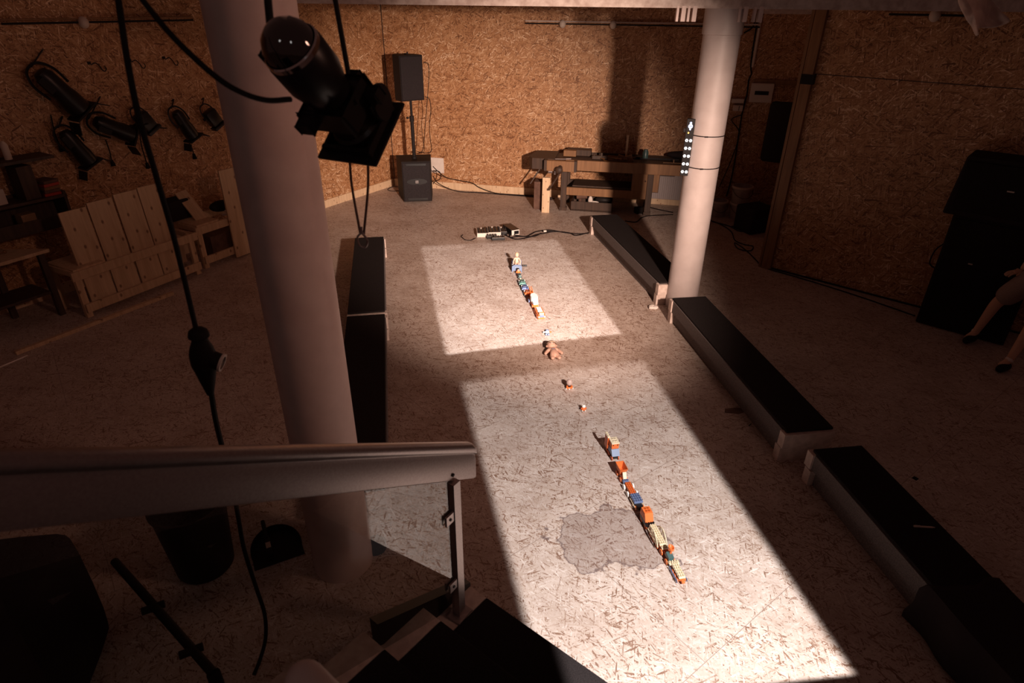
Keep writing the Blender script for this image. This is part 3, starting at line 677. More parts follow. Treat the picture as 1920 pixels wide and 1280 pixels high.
pedal(905, 440, (.17, .24, .07), .1, 'pale edged mixer box full of knobs, leftmost of the device cluster', rim=M_white2)
pedal(926, 438, (.19, .26, .07), .1, 'pale edged mixer box full of knobs, in the middle of the device cluster', rim=M_white2)
pedal(942, 437, (.13, .22, .06), .1, 'black mixer box full of knobs beside the middle mixer')
pedal(922, 446.5, (.16, .07, .05), .08, 'low black box in front of the middle mixer', knobs=(4, 1))
pedal(934, 449, (.20, .08, .045), .12, 'long black pedal box nearest the white light field', knobs=(3, 1))
t = pedal(958, 435, (.14, .32, .09), .45, 'long plain black box, rightmost of the device cluster', knobs=(0, 0))
MB().box((0, -.163, .045), (.13, .008, .08)).build('front_plate', M_white2, t, label='pale front plate'); MB().box((.015, -.168, .045), (.08, .006, .055)).build('sockets', M_black2, t)
#==STAIRS
# ------------------------------------------------------------------ stairs and railing in the foreground
eN = V((math.sin(R(128.5)), math.cos(R(128.5)), 0)); eD = V((-eN.y, eN.x, 0)); eD = eD if eD.y > 0 else -eD   # along the nosing, down the stairs
zA, rise = .20, .17
cA = fl(912.5, 1119, zA); going = .362
ang_s = hd((0, 0), eN)
t = thing('staircase', 'black carpeted steps with pale side strips descending to the floor, bottom centre', 'stairs', V((cA.x, cA.y, 0)), ang_s)
# local x along nosing, local y = down the stairs? (eD is +90 from eN)
sy = 1 if eD.dot(rotm(ang_s) @ V((0, 1, 0))) > 0 else -1
for k in range(8):
    y1 = -k*going*sy; y0 = -(k+1)*going*sy-.03*sy; z = zA+k*rise
    xo = -.02*k*0
    MB().box((.70, (y0+y1)/2, z-.022), (1.40, abs(y1-y0), .044), bev=.008).build('tread', M_carpet, t)
    MB().box((-.077, (y0+y1)/2-0.0, z-.022), (.150, abs(y1-y0)-.004, .040), bev=.004).build('side_strip', M_ply, t, label='pale strip beside the tread')
    if k: MB().box((.70, y1-.03*sy, z-rise/2-.04), (1.38, .02, rise-.05)).build('riser', M_carpet, t)
sl = math.atan2(rise, going)
MB().prism([(.0, .4*math.tan(sl)), (.0, -.16+.4*math.tan(sl)), (-.66, -.16+1.06*math.tan(sl)), (-.66, 1.06*math.tan(sl))], -.40, -.34, lambda x, y, z: (z+.215, x*sy, y+zA-.02-.14)).build('stringer', M_blackm, t)
MB().prism([(.40, .0), (.40, -.16), (-3.1, -.16+3.5*math.tan(sl)), (-3.1, 3.5*math.tan(sl))], 1.40, 1.46, lambda x, y, z: (z, x*sy, y+zA-.02-.12)).build('stringer', M_blackm, t)
# railing
pb = fl(861, 1150, zA); zp = atz(850, 905, pb)
Rr = V((pb.x, pb.y, zp+.10)); Lr_ = V((-1.13, 1.055, 2.20))
t = thing('stair_railing', 'broad pale metal handrail with square post and glass, in front of the near column', 'railing', V((pb.x, pb.y, zA)))
o0 = V((pb.x, pb.y, zA))
dR = (Rr-Lr_).normalized(); pl = V((dR.x, dR.y, 0)).normalized(); nr = V((pl.y, -pl.x, 0)); nr = nr if nr.dot(V((0, 0, 0))-Rr) > 0 else -nr
nr = V((pl.y, -pl.x, 0)); nr = nr if nr.x > 0 else -nr     # to the camera/stairs side
def rail():
    # profile (u: toward the stairs, v: vertical)
    pr = [(-.035, -.085), (.0, -.085), (.0, .055), (-.005, .066), (-.005, .073), (.006, .082), (.012, .095), (.012, .115), (.004, .128), (-.012, .136), (-.03, .136), (-.042, .128), (-.045, .11)]
    A_ = Rr + dR*.215; B_ = Lr_ - dR*1.2
    mb = MB(); rings = []
    for P_, sc in ((A_, .86), (A_-dR*.012, .97), (A_-dR*.03, 1), (B_, 1)):
        rings.append([mb.b.verts.new(P_-o0 + nr*(u*sc) + V((0, 0, 1))*(v*sc)) for u, v in pr])
    n = len(pr)
    for a_, b_2 in zip(rings, rings[1:]):
        for i in range(n): mb.b.faces.new((a_[i], a_[(i+1) % n], b_2[(i+1) % n], b_2[i]))
    mb.b.faces.new(rings[0]); mb.b.faces.new(rings[-1][::-1])
    h = mb.build('handrail', M_steel, t, True)
    c = Rr-o0+V((0, 0, -.05)); MB().lathe([(0, 0), (.009, 0), (.009, .006), (0, .008)], c+nr*.0, nr).build('bolt', M_black, h)
rail()
ra = hd((0, 0), pl)
rm = rotm(ra)
MB().box((0, 0, (zp-zA)/2), (.05, .05, zp-zA+.02), rm).build('post', M_steel, t)
MB().box((0, 0, .006), (.12, .10, .012), rm, bev=.003).build('base_plate', M_steel, t)
for py in (960, 1085):
    z = atz(835, py, pb)-zA
    c = MB().box(-pl*.055+nr*.014+V((0, 0, z)), (.06, .012, .06), rm, bev=.002).box(-pl*.055-nr*.014+V((0, 0, z)), (.06, .012, .06), rm, bev=.002).build('glass_clamp', M_steel, t)
    MB().lathe([(0, 0), (.008, 0), (.008, .004), (0, .005)], -pl*.055+nr*.02+V((0, 0, z)), nr).build('screw', M_black, c)
g0 = -pl*.04; g1 = -pl*1.62; tz = (dR.z/math.hypot(dR.x, dR.y))
lo0, hi0 = .10, zp-zA-.02
mb = MB(); th_ = nr*.004
lo1 = lo0+1.58*rise/going
P_ = [g0+V((0, 0, lo0)), g1+V((0, 0, lo1)), g1+V((0, 0, hi0-tz*1.58+.06)), g0+V((0, 0, hi0+.06))]
a_ = [mb.b.verts.new(p+th_) for p in P_]; b_2 = [mb.b.verts.new(p-th_) for p in P_]
mb.b.faces.new(a_); mb.b.faces.new(b_2[::-1])
for i in range(4): mb.b.faces.new((a_[i], b_2[i], b_2[(i+1) % 4], a_[(i+1) % 4]))
mb.build('glass_panel', M_glass, t)
# wall end of white tube at the very bottom
ta, tb = at(572, 1277, 1.55), at(660, 1370, 1.45)
t = MB().tube([ta-ta, (tb-ta)], .05, 20, 1).sph((0, 0, 0), .05, (1, 1, 1), 20).build('handrail_end', M_white, None, True, loc=ta); tag(t, 'rounded end of a white tube at the bottom edge', 'tube')
# ------------------------------------------------------------------ bin, dustpan, dark things lower left
q = fl(398, 1092); q += V((q.x, q.y, 0)).normalized()*.17
t = thing('waste_bin', 'tall dark waste bin on the floor under the handrail', 'bin', (q.x, q.y, 0))
MB().lathe([(0, 0), (.155, 0), (.17, .02), (.21, .52), (.222, .525), (.222, .54), (.205, .54), (.165, .03), (0, .03)], n=36).build('bin_body', M_black, t, True)
q = fl(522, 1040); t = thing('dustpan', 'black dustpan on the floor between bin and near column', 'dustpan', q+V((0, 0, .002)), R(28))
mb = MB(); pts = [(.2*math.cos(x)*.78, .03+.2*math.sin(x)) for x in [math.pi*i/14 for i in range(15)]]
mb.prism([(-.156, -.07)]+[(-.156, .02)]+[p for p in pts[::-1]][1:-1]+[(.156, .02), (.156, -.07)], 0, .006); mb.build('pan', M_black, t)
mb = MB()
for i in range(14):
    a1, b1 = V((*pts[i], 0)), V((*pts[i+1], 0)); mb.box((a1+b1)/2+V((0, 0, .028)), ((b1-a1).length+.004, .005, .05), rotm(hd(a1, b1)))
mb.build('pan_wall', M_black, t)
q = fl(505, 1030, .05); t = thing('hand_brush', 'hand brush with pale label lying in the dustpan', 'brush', q, R(118))
MB().box((0, 0, .03), (.16, .035, .02), bev=.006).build('brush_head', M_black, t); MB().box((-.02, 0, .005), (.14, .03, .035)).build('bristles', M_dark, t)
MB().tube([(.07, 0, .035), (.13, 0, .045), (.22, 0, .055)], [.012, .014, .013], 10, 4).build('grip', M_black, t, True)
MB().box((0.0, 0, .042), (.05, .03, .004)).build('sticker', M_box, t, label='pale sticker')
# dark covered stack lower left
q = V((-1.75, 1.72, 0))
def blob():
    mb = MB(); mb.box((0, 0, .42), (1.2, .95, .84), bev=.12); o = mb.build('covered_table', M_dark, None, True, loc=(-2.72, 1.80, 0), rz=R(12))
    md = o.modifiers.new('s', 'SUBSURF'); md.levels = md.render_levels = 1
    tag(o, 'big dark cloth covered block in the lower left corner', 'covered block')
blob()
a_, b_3 = fl(215, 1052, .5), fl(400, 1262, .5)
t = thing('microphone_stand', 'long black pole stand reaching down the lower left dark corner', 'stand', a_)
d = b_3-a_
MB().cyl((0, 0, 0), d, .022, n=12).build('boom_tube', M_black, t, True)
for f_ in (.45, .82): MB().cyl(d*f_+V((-.05, -.03, 0)), d*f_+V((.04, .02, 0)), .02, n=10).build('clamp_knob', M_black, t, True)
MB().cyl(d, d+V((.03, -.03, -.48)), .03, n=12).build('stand_foot', M_black, t, True)
#==LEFT
# ------------------------------------------------------------------ hanging stage light in the foreground
def cam_dir(px, py, dep): return at(px, py, dep)
LA, LB = at(548, 92, 1.70), at(672, 240, 2.00)
ax = (LB-LA).normalized(); Ln = (LB-LA).length
t = thing('stage_light', 'big black profile stage light hanging in the foreground before the near column', 'stage light', LA)
sd = ax.cross(V((0, 0, 1))).normalized(); upv = sd.cross(ax).normalized()
fm = Matrix((sd, upv, ax)).transposed()     # local frame: x side, y up, z along the axis
MB().lathe([(0, -.085), (.03, -.08), (.055, -.062), (.072, -.035), (.078, 0)], (0, 0, 0), ax, 40).build('rear_cap', M_lens, t, True, label='glossy black rear cap')
MB().lathe([(.080, -.012), (.0835, -.008), (.0835, .006), (.080, .010)], (0, 0, 0), ax, 40).build('trim_ring', M_chrome, t, True, label='shiny metal ring')
MB().lathe([(.079, 0), (.086, .01), (.086, .10), (.075, .14), (.068, .16), (.068, .26), (.070, .28), (.070, Ln-.03), (.08, Ln-.02), (.08, Ln+.02), (.07, Ln+.02), (.068, Ln-.01), (0, Ln-.02)], (0, 0, 0), ax, 40).build('body', M_blackm, t, True)
for k, (sx, syy, z, w_, h_) in enumerate(((-.105, .02, .03, .045, .07), (.09, .05, .23, .08, .035), (-.05, -.09, .20, .05, .06), (.02, .085, .22, .04, .05))):
    MB().box(fm @ V((sx, syy, z)), (w_, h_, .03), fm, bev=.005).build('shutter_handle' if k else 'adjust_knob', M_black, t)
MB().box(fm @ V((0, -.0, .22)), (.17, .15, .06), fm, bev=.012).build('gate_box', M_blackm, t)
fr = MB()
for s_ in (-1, 1): fr.box(fm @ V((s_*.086, 0, Ln+.01)), (.012, .19, .05), fm).box(fm @ V((0, s_*.086, Ln+.01)), (.19, .012, .05), fm)
fr.build('filter_frame', M_black, t)
MB().lathe([(.069, 0), (.0735, .004), (.0735, .012), (.069, .012)], ax*(Ln+.02), ax, 36).build('front_ring', M_chrome, t, True)
MB().box(fm @ V((0, 0, Ln+.015)), (.235, .235, .010), fm).build('filter_plate', M_black, t)
MB().lathe([(0, 0), (.055, 0), (.055, .012), (0, .012)], fm @ V((.095, .06, Ln-.06)), fm @ V((1, .2, 0)), 20).build('tilt_lock', M_black, t, True)
# yoke and the two hanger tubes
h1b, h2b = at(508, 62, 1.74), at(655, 148, 1.9)
yk = MB(); yk.tube([h2b-LA, at(640, 200, 1.86)-LA, fm @ V((.09, 0, .20))], .011, 8, 4); yk.tube([h1b-LA, fm @ V((-.085, .0, .06))], .012, 8, 1)
yk.build('yoke', M_black, t, True)
for (x0, y0, x1, y1, dp, lb) in ((497, -60, 508, 62, 1.74, 'black hanger rod above the rear of the foreground stage light'), (618, -60, 655, 148, 1.9, 'black hanger rod above the middle of the foreground stage light')):
    a_, b_4 = at(x0, y0, dp), at(x1, y1, dp); o = MB().cyl((0, 0, 0), b_4-a_, .011 if x0 < 550 else .008, n=12).build('hanger_rod', M_black, None, True, loc=a_); tag(o, lb, 'rod')
cable('hanging_cable', [at(x, y, d_) for x, y, d_ in ((240, -40, 1.5), (275, 10, 1.5), (330, 75, 1.52), (400, 140, 1.55), (450, 172, 1.6), (500, 188, 1.66), (545, 186, 1.72))], .0075, 'black cable sagging from the top edge to the foreground stage light')
cable('hanging_cable', [at(x, y, d_) for x, y, d_ in ((212, -60, 1.6), (222, 0, 1.6), (240, 120, 1.62), (262, 225, 1.66), (290, 320, 1.75), (330, 460, 1.9), (368, 618, 2.05))], .0085, 'long black cable hanging from the top edge down to the plug connection')
t = thing('cable_connector', 'pair of black plugs joined on the long hanging cable above the handrail', 'connector', at(370, 615, 2.05))
o1 = at(370, 615, 2.05); dd = at(396, 745, 2.2)-o1; dn = dd.normalized()
MB().lathe([(0, 0), (.018, .002), (.03, .012), (.034, .03), (.024, .04), (.028, .055), (.036, .075), (.042, .10), (.042, .14), (.034, .17), (.028, .20), (.02, .235), (.012, .27), (0, .272)], (0, 0, 0), dn, 24).build('plug_body', M_rubber, t, True)
sdx = dn.cross(V((0, 1, 0))).normalized(); sdx = sdx if sdx.x > 0 else -sdx
pc = MB().cyl(dn*.11, dn*.13+sdx*.055, .03, n=20).build('side_plug', M_rubber, t, True)
MB().lathe([(.024, 0), (.032, 0), (.032, .008), (.024, .008)], dn*.13+sdx*.056, (sdx+dn*.3), 20).build('plug_ring', M_box, t, True, label='pale ring around the side plug')
cable('hanging_cable', [at(x, y, d_) for x, y, d_ in ((396, 735, 2.22), (404, 785, 2.3), (416, 835, 2.4), (434, 900, 2.6), (446, 965, 2.8), (458, 1030, 2.95), (480, 1100, 3.1), (496, 1150, 3.2), (498, 1195, 3.2), (488, 1235, 3.15), (476, 1265, 3.1))], .010, 'lower black cable hanging behind the handrail past the waste bin')
for (xx, lb) in (((655, 290, 660, 350, 676, 440), 'thin brown safety cord below the stage light, left one'), ((689, 275, 690, 350, 682, 440), 'thin brown safety cord below the stage light, right one')):
    cable('safety_cord', [at(xx[0], xx[1], 2.1), at(xx[2], xx[3], 2.15), at(xx[4], xx[5], 2.2)], .0045, lb, mat_=mat('brown_steel_cord', (.13, .07, .055), .5, .5), cat='cord')
ck = at(680, 448, 2.2)
t = MB().tube([V((0, 0, .025)), V((-.018, 0, .005)), V((-.012, 0, -.025)), V((.006, 0, -.03)), V((.016, 0, -.005)), V((0.0, 0, .025)), V((.0, 0, .045))], .004, 8, 4).build('snap_hook', M_steel, None, True, loc=ck); tag(t, 'small metal snap hook joining the two brown safety cords', 'hook')
# pale torn cloth at the upper right
def torn():
    pts = [(1790, -20), (1798, 14), (1806, 24), (1812, 40), (1822, 48), (1828, 70), (1835, 66), (1833, 48), (1856, 52), (1880, 46), (1898, 41), (1880, 26), (1862, 8), (1850, -20)]
    mb = MB(); base = at(1840, 20, 3.6); P2 = [at(x, y, 3.6+.04*math.sin(i*1.7))-base for i, (x, y) in enumerate(pts)]
    c0 = at(1826, 20, 3.5)-base; c1_ = at(1850, 32, 3.68)-base; n = len(P2)
    cv = mb.b.verts.new(c0); ce = mb.b.verts.new(c1_); vv = [mb.b.verts.new(p) for p in P2]
    for i in range(n-1):
        mb.b.faces.new((cv if i < 7 else ce, vv[i], vv[i+1]))
    mb.b.faces.new((cv, vv[7], ce)); mb.b.faces.new((cv, ce, vv[-1])); mb.b.faces.new((cv, vv[-1], vv[0]))
    o = mb.build('torn_cloth', M_cloth, None, True, loc=base)
    md = o.modifiers.new('u', 'SUBSURF'); md.levels = md.render_levels = 2
    md = o.modifiers.new('s', 'SOLIDIFY'); md.thickness = .008
    tag(o, 'pale torn cloth scrap dangling at the upper right corner', 'cloth')
torn()
# ------------------------------------------------------------------ left wall: hooks and hung stage lamps
l_ = lambda px, py, off=.03: onwall(px, py, CB, UL, off)
for i, (px, py, lb) in enumerate(((178, 121, 'small empty wall hook, leftmost of the three above the hung lamps'), (253, 116, 'small empty wall hook, middle of the three, behind the hanging cable'), (316, 111, 'small empty wall hook, nearest the near column'))):
    q = l_(px, py, .01); t = thing('wall_hook', lb, 'hook', q, hd((0, 0), UL), 'empty hooks on the left wall')
    MB().box((0.06, 0, .02), (.03, .02, .03)).build('screw_plate', M_blackm, t)
    MB().tube([V((0.05, .01, .0)), V((.0, .02, .02)), V((-.04, .02, -.02)), V((-.05, .03, -.06)), V((-.08, .03, -.075)), V((-.10, .03, -.05)), V((-.09, .03, -.02))], .006, 6, 4).build('hook_wire', M_blackm, t, True)
NL = V((UL.y, -UL.x, 0)); NL = NL if NL.x > 0 else -NL
def hung_lamp(px, py, tilt, sc, label, kind=0, cab=None):
    q = l_(px, py, .16); t = thing('stage_lamp', label, 'stage lamp', q, hd((0, 0), UL)+math.pi, 'stage lamps hung on the left wall')
    # local: x to the right along the wall, y into the wall
    rr = rotm(tilt, 'Y')
    def r_(x, y, z): return rr @ V((x*sc, y*sc, z*sc))
    axd = rr @ V((0, 0, -1))
    if kind == 0:
        MB().lathe([(0, 0), (.05*sc, .01*sc), (.07*sc, .05*sc), (.075*sc, .20*sc), (.085*sc, .26*sc), (.085*sc, .36*sc), (.07*sc, .36*sc), (0, .33*sc)], r_(0, 0, .18), axd, 20).build('lamp_body', M_blackm, t, True)
        MB().box(r_(0, 0, -.20), (.21*sc, .17*sc, .02), rr).build('filter_frame', M_black, t)
        for s_ in (-1, 1): MB().box(r_(s_*.14, 0, -.25), (.09*sc, .15*sc, .01), rr @ rotm(s_*.9, 'Y')).build('barn_door', M_black, t)
        MB().box(r_(-.06, -.06, .1), (.05*sc, .03*sc, .12*sc), rr).build('cooling_fin', M_black, t)
    else:
        MB().box(r_(0, 0, 0), (.20*sc, .15*sc, .24*sc), rr, bev=.02).box(r_(.0, -.02, -.15), (.24*sc, .14*sc, .05*sc), rr, bev=.01).build('lamp_body', M_blackm, t, True)
        MB().box(r_(.11, -.03, -.2), (.10*sc, .12*sc, .012), rr @ rotm(.7, 'Y')).build('barn_door', M_black, t)
        MB().cyl(r_(-.1, 0, .05), r_(-.15, 0, .05), .02*sc).build('clamp_knob', M_black, t, True)
    MB().tube([r_(-.10, 0, 0), r_(-.105, .03, .12), r_(-.05, .05, .21), r_(.05, .05, .21), r_(.105, .03, .12), r_(.10, 0, 0)], .010*sc, 8, 4).build('yoke', M_blackm, t, True)
    MB().tube([r_(0, .05, .21), V((0, .10, .28*sc)), V((0, .15, .26*sc))], .008, 6, 3).build('hanging_hook', M_blackm, t, True)
    if cab:
        pts = [l_(x, y, .05)-q for x, y in cab]; pts = [rotm(-(hd((0, 0), UL)+math.pi)) @ p for p in pts]
        c = MB().tube(pts, .007, 6, 4).build('lead', M_rubber, t, True)
        MB().cyl(pts[-1], pts[-1]+V((.005, 0, -.07)), .016, .03, 10).build('lead_plug', M_rubber, c, True)
    return t
hung_lamp(112, 170, R(-35), 1.45, 'largest hung stage lamp, top left on the left wall', 0, [(95, 215), (103, 250), (112, 272)])
hung_lamp(143, 275, R(-25), 1.15, 'hung stage lamp lowest on the left wall, below the largest one', 0, None)
hung_lamp(212, 240, R(-60), 1.2, 'hung stage lamp lying nearly flat, left of the hanging cable', 0, [(198, 262), (206, 285), (209, 300)])
hung_lamp(272, 227, R(-30), .85, 'small rounded hung stage lamp directly behind the hanging cable', 1, [(261, 245), (266, 275), (275, 305)])
hung_lamp(345, 232, R(-25), 1.05, 'hung stage lamp with a projecting handle, second from the near column', 0, [(352, 262), (360, 278), (363, 288)])
hung_lamp(398, 220, R(-28), .85, 'slim hung stage lamp right beside the near column', 1, None)
# ------------------------------------------------------------------ left: shelf with goods, table, pine benches
def pine_bench(A, B, label, posts=True, depth=.55, h=.56):
    A, B = V((*A, 0)), V((*B, 0)); L = (B-A).length; a = hd(A, B)
    t = thing('pine_bench_frame', label, 'bench', A, a)
    for x in (.04, L-.04):
        for y in (.04, depth): MB().box((x, y, h/2), (.07, .05, h), bev=.003).build('leg', M_pine, t)
    MB().box((L/2, -.005, h-.05), (L+.06, .035, .10), bev=.003).build('front_rail', M_pine, t)
    MB().box((L/2, -.005, .12), (L-.02, .035, .10), bev=.003).build('lower_rail', M_pine, t)
    MB().box((L/2, depth+.02, h-.05), (L, .03, .10)).build('back_rail', M_pine, t)
    MB().box((.02, depth/2, h-.03), (.05, depth, .06)).build('side_rail', M_pine, t); MB().box((L-.02, depth/2, h-.03), (.05, depth, .06)).build('side_rail', M_pine, t)
    MB().box((.18, depth/2, h+.01), (.34, depth, .02)).build('seat_board', M_pine, t)
    return t, L, a, A
PA, PB = (-4.80, 6.30), (-4.10, 7.66)
_, Lp, ap, A0 = pine_bench(PA, PB, 'pine bench frame with upright boards stored in it, left side of the room', depth=.5)
for i, (x, w_, hh_, lb) in enumerate(((.27, .295, 1.10, 'knotty pine board standing in the bench frame, leftmost of four'), (.58, .29, 1.13, 'knotty pine board standing in the bench frame, second from left'),
                                     (.89, .285, 1.15, 'knotty pine board standing in the bench frame, second from right'), (1.19, .29, 1.16, 'knotty pine board standing in the bench frame, rightmost of four'))):
    p = A0+rotm(ap) @ V((x, .06, .07)); o = MB().box((0, 0, hh_/2), (w_, .024, hh_), bev=.002).build('pine_board', M_pine, None, loc=p, rz=ap); o.rotation_euler = (R(-4), 0, ap)
    tag(o, lb, 'board', 'boards stored in the left bench frame')
PC, PD = (-4.12, 7.80), (-3.35, 9.25)
_, Lp2, ap2, A2 = pine_bench(PC, PD, 'pine bench frame with clutter on top, half hidden by the near column', depth=.5, h=.58)
def P2L(x, y, z): return A2+rotm(ap2) @ V((x, y, z))
tag(MB().box((0, 0, .60), (.27, .024, 1.2), bev=.002).build('pine_board', M_pine, None, loc=P2L(.60, -.045, .02), rz=ap2), 'tall knotty pine board standing on end in front of the cluttered bench frame', 'board')
tag(MB().box((0, 0, .22), (.17, .02, .44)).build('pine_offcut', M_pine, None, loc=P2L(.25, .2, .59), rz=ap2), 'short board leaning on top of the cluttered bench frame', 'board')
bpy.data.objects['pine_offcut'].rotation_euler = (R(-38), R(-6), ap2)
tag(MB().box((0, 0, .17), (.50, .3, .34), bev=.004).build('cardboard_box', M_browncase, None, loc=P2L(.52, .3, .0), rz=ap2), 'brown box standing inside the cluttered bench frame', 'box')
tag(MB().box((0, 0, .13), (.3, .25, .26), bev=.02).build('dark_bag', M_dark, None, loc=P2L(.10, .50, .6), rz=ap2), 'dark bag on top of the bench frame behind the leaning board', 'bag')
o = MB().sph((0, 0, .07), .12, (1.5, 1, .6)).sph((.16, -.04, .05), .09, (1.4, 1, .5)).build('crumpled_jacket', M_dark, None, True, loc=P2L(.66, .3, .59), rz=ap2); tag(o, 'crumpled dark clothing on the bench frame beside the tall board', 'clothing')
o = MB().box((0, 0, .012), (.2, .14, .02), rotm(.3)).box((.04, .02, .035), (.16, .1, .02), rotm(-.2)).build('paper_stack', M_paper, None, loc=P2L(.62, .08, .59), rz=ap2); tag(o, 'pale papers on the front edge of the bench frame', 'papers')
s_a, s_b = fl(30, 665), fl(325, 552); o = MB().box(((s_b-s_a).length/2, 0, .02), ((s_b-s_a).length, .045, .04), bev=.003).build('floor_batten', M_pine, None, loc=s_a, rz=hd(s_a, s_b)); tag(o, 'long thin wooden batten lying on the floor in front of the pine bench', 'batten')
s_a, s_b = fl(0, 690), fl(52, 668); o = MB().cyl((-.3, 0, .01), ((s_b-s_a).length, 0, .01), .007, n=8).build('white_rod', M_white2, None, loc=s_a, rz=hd(s_a, s_b)); tag(o, 'thin white rod on the floor at the left edge', 'rod')
# table with pointed light top
q = fl(92, 466, .78)
t = thing('pine_table', 'pine topped table at the left edge beside the bench frame', 'table', V((q.x, q.y, 0)), R(60))
MB().prism([(0, 0), (-.95, -.04), (-1.1, .55), (-.35, .5)], .745, .78).build('table_top', M_pine, t)
for x, y in ((-.08, .06), (-.85, .04), (-.4, .42), (-.98, .46)): MB().box((x, y, .37), (.06, .06, .745)).build('leg', M_pined, t)
MB().box((-.5, .22, .3), (.75, .4, .03)).build('shelf', M_pined, t)
o = MB().cyl((-.12, 0, .012), (.12, .02, .012), .009, n=8).sph((.14, .02, .014), .018).build('wooden_spoon', M_beech, None, True, loc=q+rotm(R(60)) @ V((-.45, .2, .003)), rz=R(70)); tag(o, 'wooden tool lying on the pine table at the left edge', 'tool')
# shelf unit with small goods
pS = l_(100, 368, 0.0); sS = (pS-CB).dot(UL)
S0 = CB+UL*(sS); zS = onwall(60, 372, CB, UL, .3).z
aS = hd((0, 0), UL)+math.pi
sh = V((S0.x, S0.y, 0))+NL*.18
t = thing('wall_shelf', 'dark wooden shelf unit on the left wall at the left edge', 'shelf', sh, aS)
for z in (zS-.35, zS-.03, zS+.40): MB().box((-.85, 0, z), (1.7, .32, .03)).build('shelf_board', M_pined, t)
for x in (-1.68, -.02): MB().box((x, 0, zS-.16), (.03, .32, .36)).build('side_board', M_pined, t)
MB().box((-.85, .15, zS-.16), (1.66, .02, .36)).build('back_board', M_pined, t)
for z_ in (-.35,): MB().box((-.85, -.165, zS-.28), (1.7, .015, .12)).build('front_lip', M_pined, t)
goods = [('paint_tin', 'pale tin on the upper shelf board at the left edge', 'tin', -.62, zS-.015, (.13, .13, .16), M_box), ('storage_box', 'dark box with pale edges on the upper shelf board', 'box', -.82, zS-.015, (.22, .2, .28), M_browncase),
         ('cardboard_box', 'small pale box on the lower shelf board', 'box', -.42, zS-.335, (.15, .13, .17), M_cardb), ('storage_box', 'brown ribbed crate leaning on the upper shelf board', 'box', -.32, zS-.015, (.16, .2, .36), M_pined),
         ('tool_case', 'dark case on the left part of the upper shelf board', 'case', -1.1, zS-.015, (.26, .22, .2), M_dark), ('book_stack', 'stack of red edged books at the right end of the shelf', 'books', -.11, zS-.015, (.14, .2, .02), M_red)]
for nm, lb, ct, x, z, dm, mm_ in goods:
    p = sh+rotm(aS) @ V((x, -.02, z))
    if nm == 'book_stack': continue
    tag(MB().box((0, 0, dm[2]/2+.001), dm, bev=.006).build(nm, mm_, None, loc=p, rz=aS+.1), lb, ct)
for i in range(5):
    p = sh+rotm(aS) @ V((-.12, -.02, zS-.014+i*.034)); tag(MB().box((0, 0, .015), (.17, .22, .03)).build('book', (M_red, M_browncase, M_beech, M_red, M_browncase)[i], None, loc=p, rz=aS+.05*i), 'book lying in the flat stack at the right end of the wall shelf', 'book', 'books stacked on the wall shelf')
for i, (dx, hh_) in enumerate(((0, .22), (.10, .19))):
    p = sh+rotm(aS) @ V((-.50+dx*1.3, -.0, zS+.415)); 
    tag(MB().lathe([(0, 0), (.035, 0), (.035, hh_*.8), (.012, hh_), (0, hh_)]).build('spray_can', M_box, None, True, loc=p, rz=0), ('taller pale spray can on the top of the wall shelf', 'shorter pale spray can on the top of the wall shelf')[i], 'can')
for i in range(4):
    p = sh+rotm(aS) @ V((-.75-.22*i, 0, zS+.415)); tag(MB().box((0, 0, .11+.02*i), (.17, .2, .22+.04*i), bev=.01).build('storage_box', (M_browncase, M_dark, M_cardb, M_dark)[i], None, loc=p, rz=aS), ('brown box next to the spray cans on the wall shelf top', 'dark box second from the spray cans on the wall shelf top', 'cardboard box third from the spray cans on the wall shelf top', 'tallest dark box on the wall shelf top')[i], 'box')
#==RIGHT
# ------------------------------------------------------------------ big speaker stack at the right
ta_, tb_ = V((4.63, 6.42, 0)), V((5.12, 5.98, 0)); a = hd(ta_, tb_)
t = thing('floor_speaker', 'tall black lower loudspeaker cabinet at the right wall', 'speaker', ta_, a)
MB().box((.42, .22, .64), (.84, .42, 1.27), bev=.01).build('cabinet', M_dark, t); MB().box((.42, -.0, .64), (.78, .02, 1.2), bev=.004).build('grille', M_carpet, t)
MB().box((.30, -.014, .80), (.04, .006, .012)).build('badge', M_box, t)
MB().tube([(-.01, .2, .9), (-.07, .2, .8), (-.08, .2, .65), (-.01, .2, .6)], .008, 6, 4).build('side_handle', M_rubber, t, True)
t = thing('top_speaker', 'wider black loudspeaker on top of the tall cabinet at the right wall', 'speaker', ta_+V((0, 0, 1.275)), a)
MB().box((.38, .20, .30), (.96, .48, .60), bev=.02, taper=(.9, .9)).build('cabinet', M_dark, t); MB().box((.38, -.035, .30), (.82, .02, .50), bev=.004).build('grille', M_carpet, t)
MB().box((.40, -.048, .32), (.06, .006, .012)).build('badge', M_box, t)
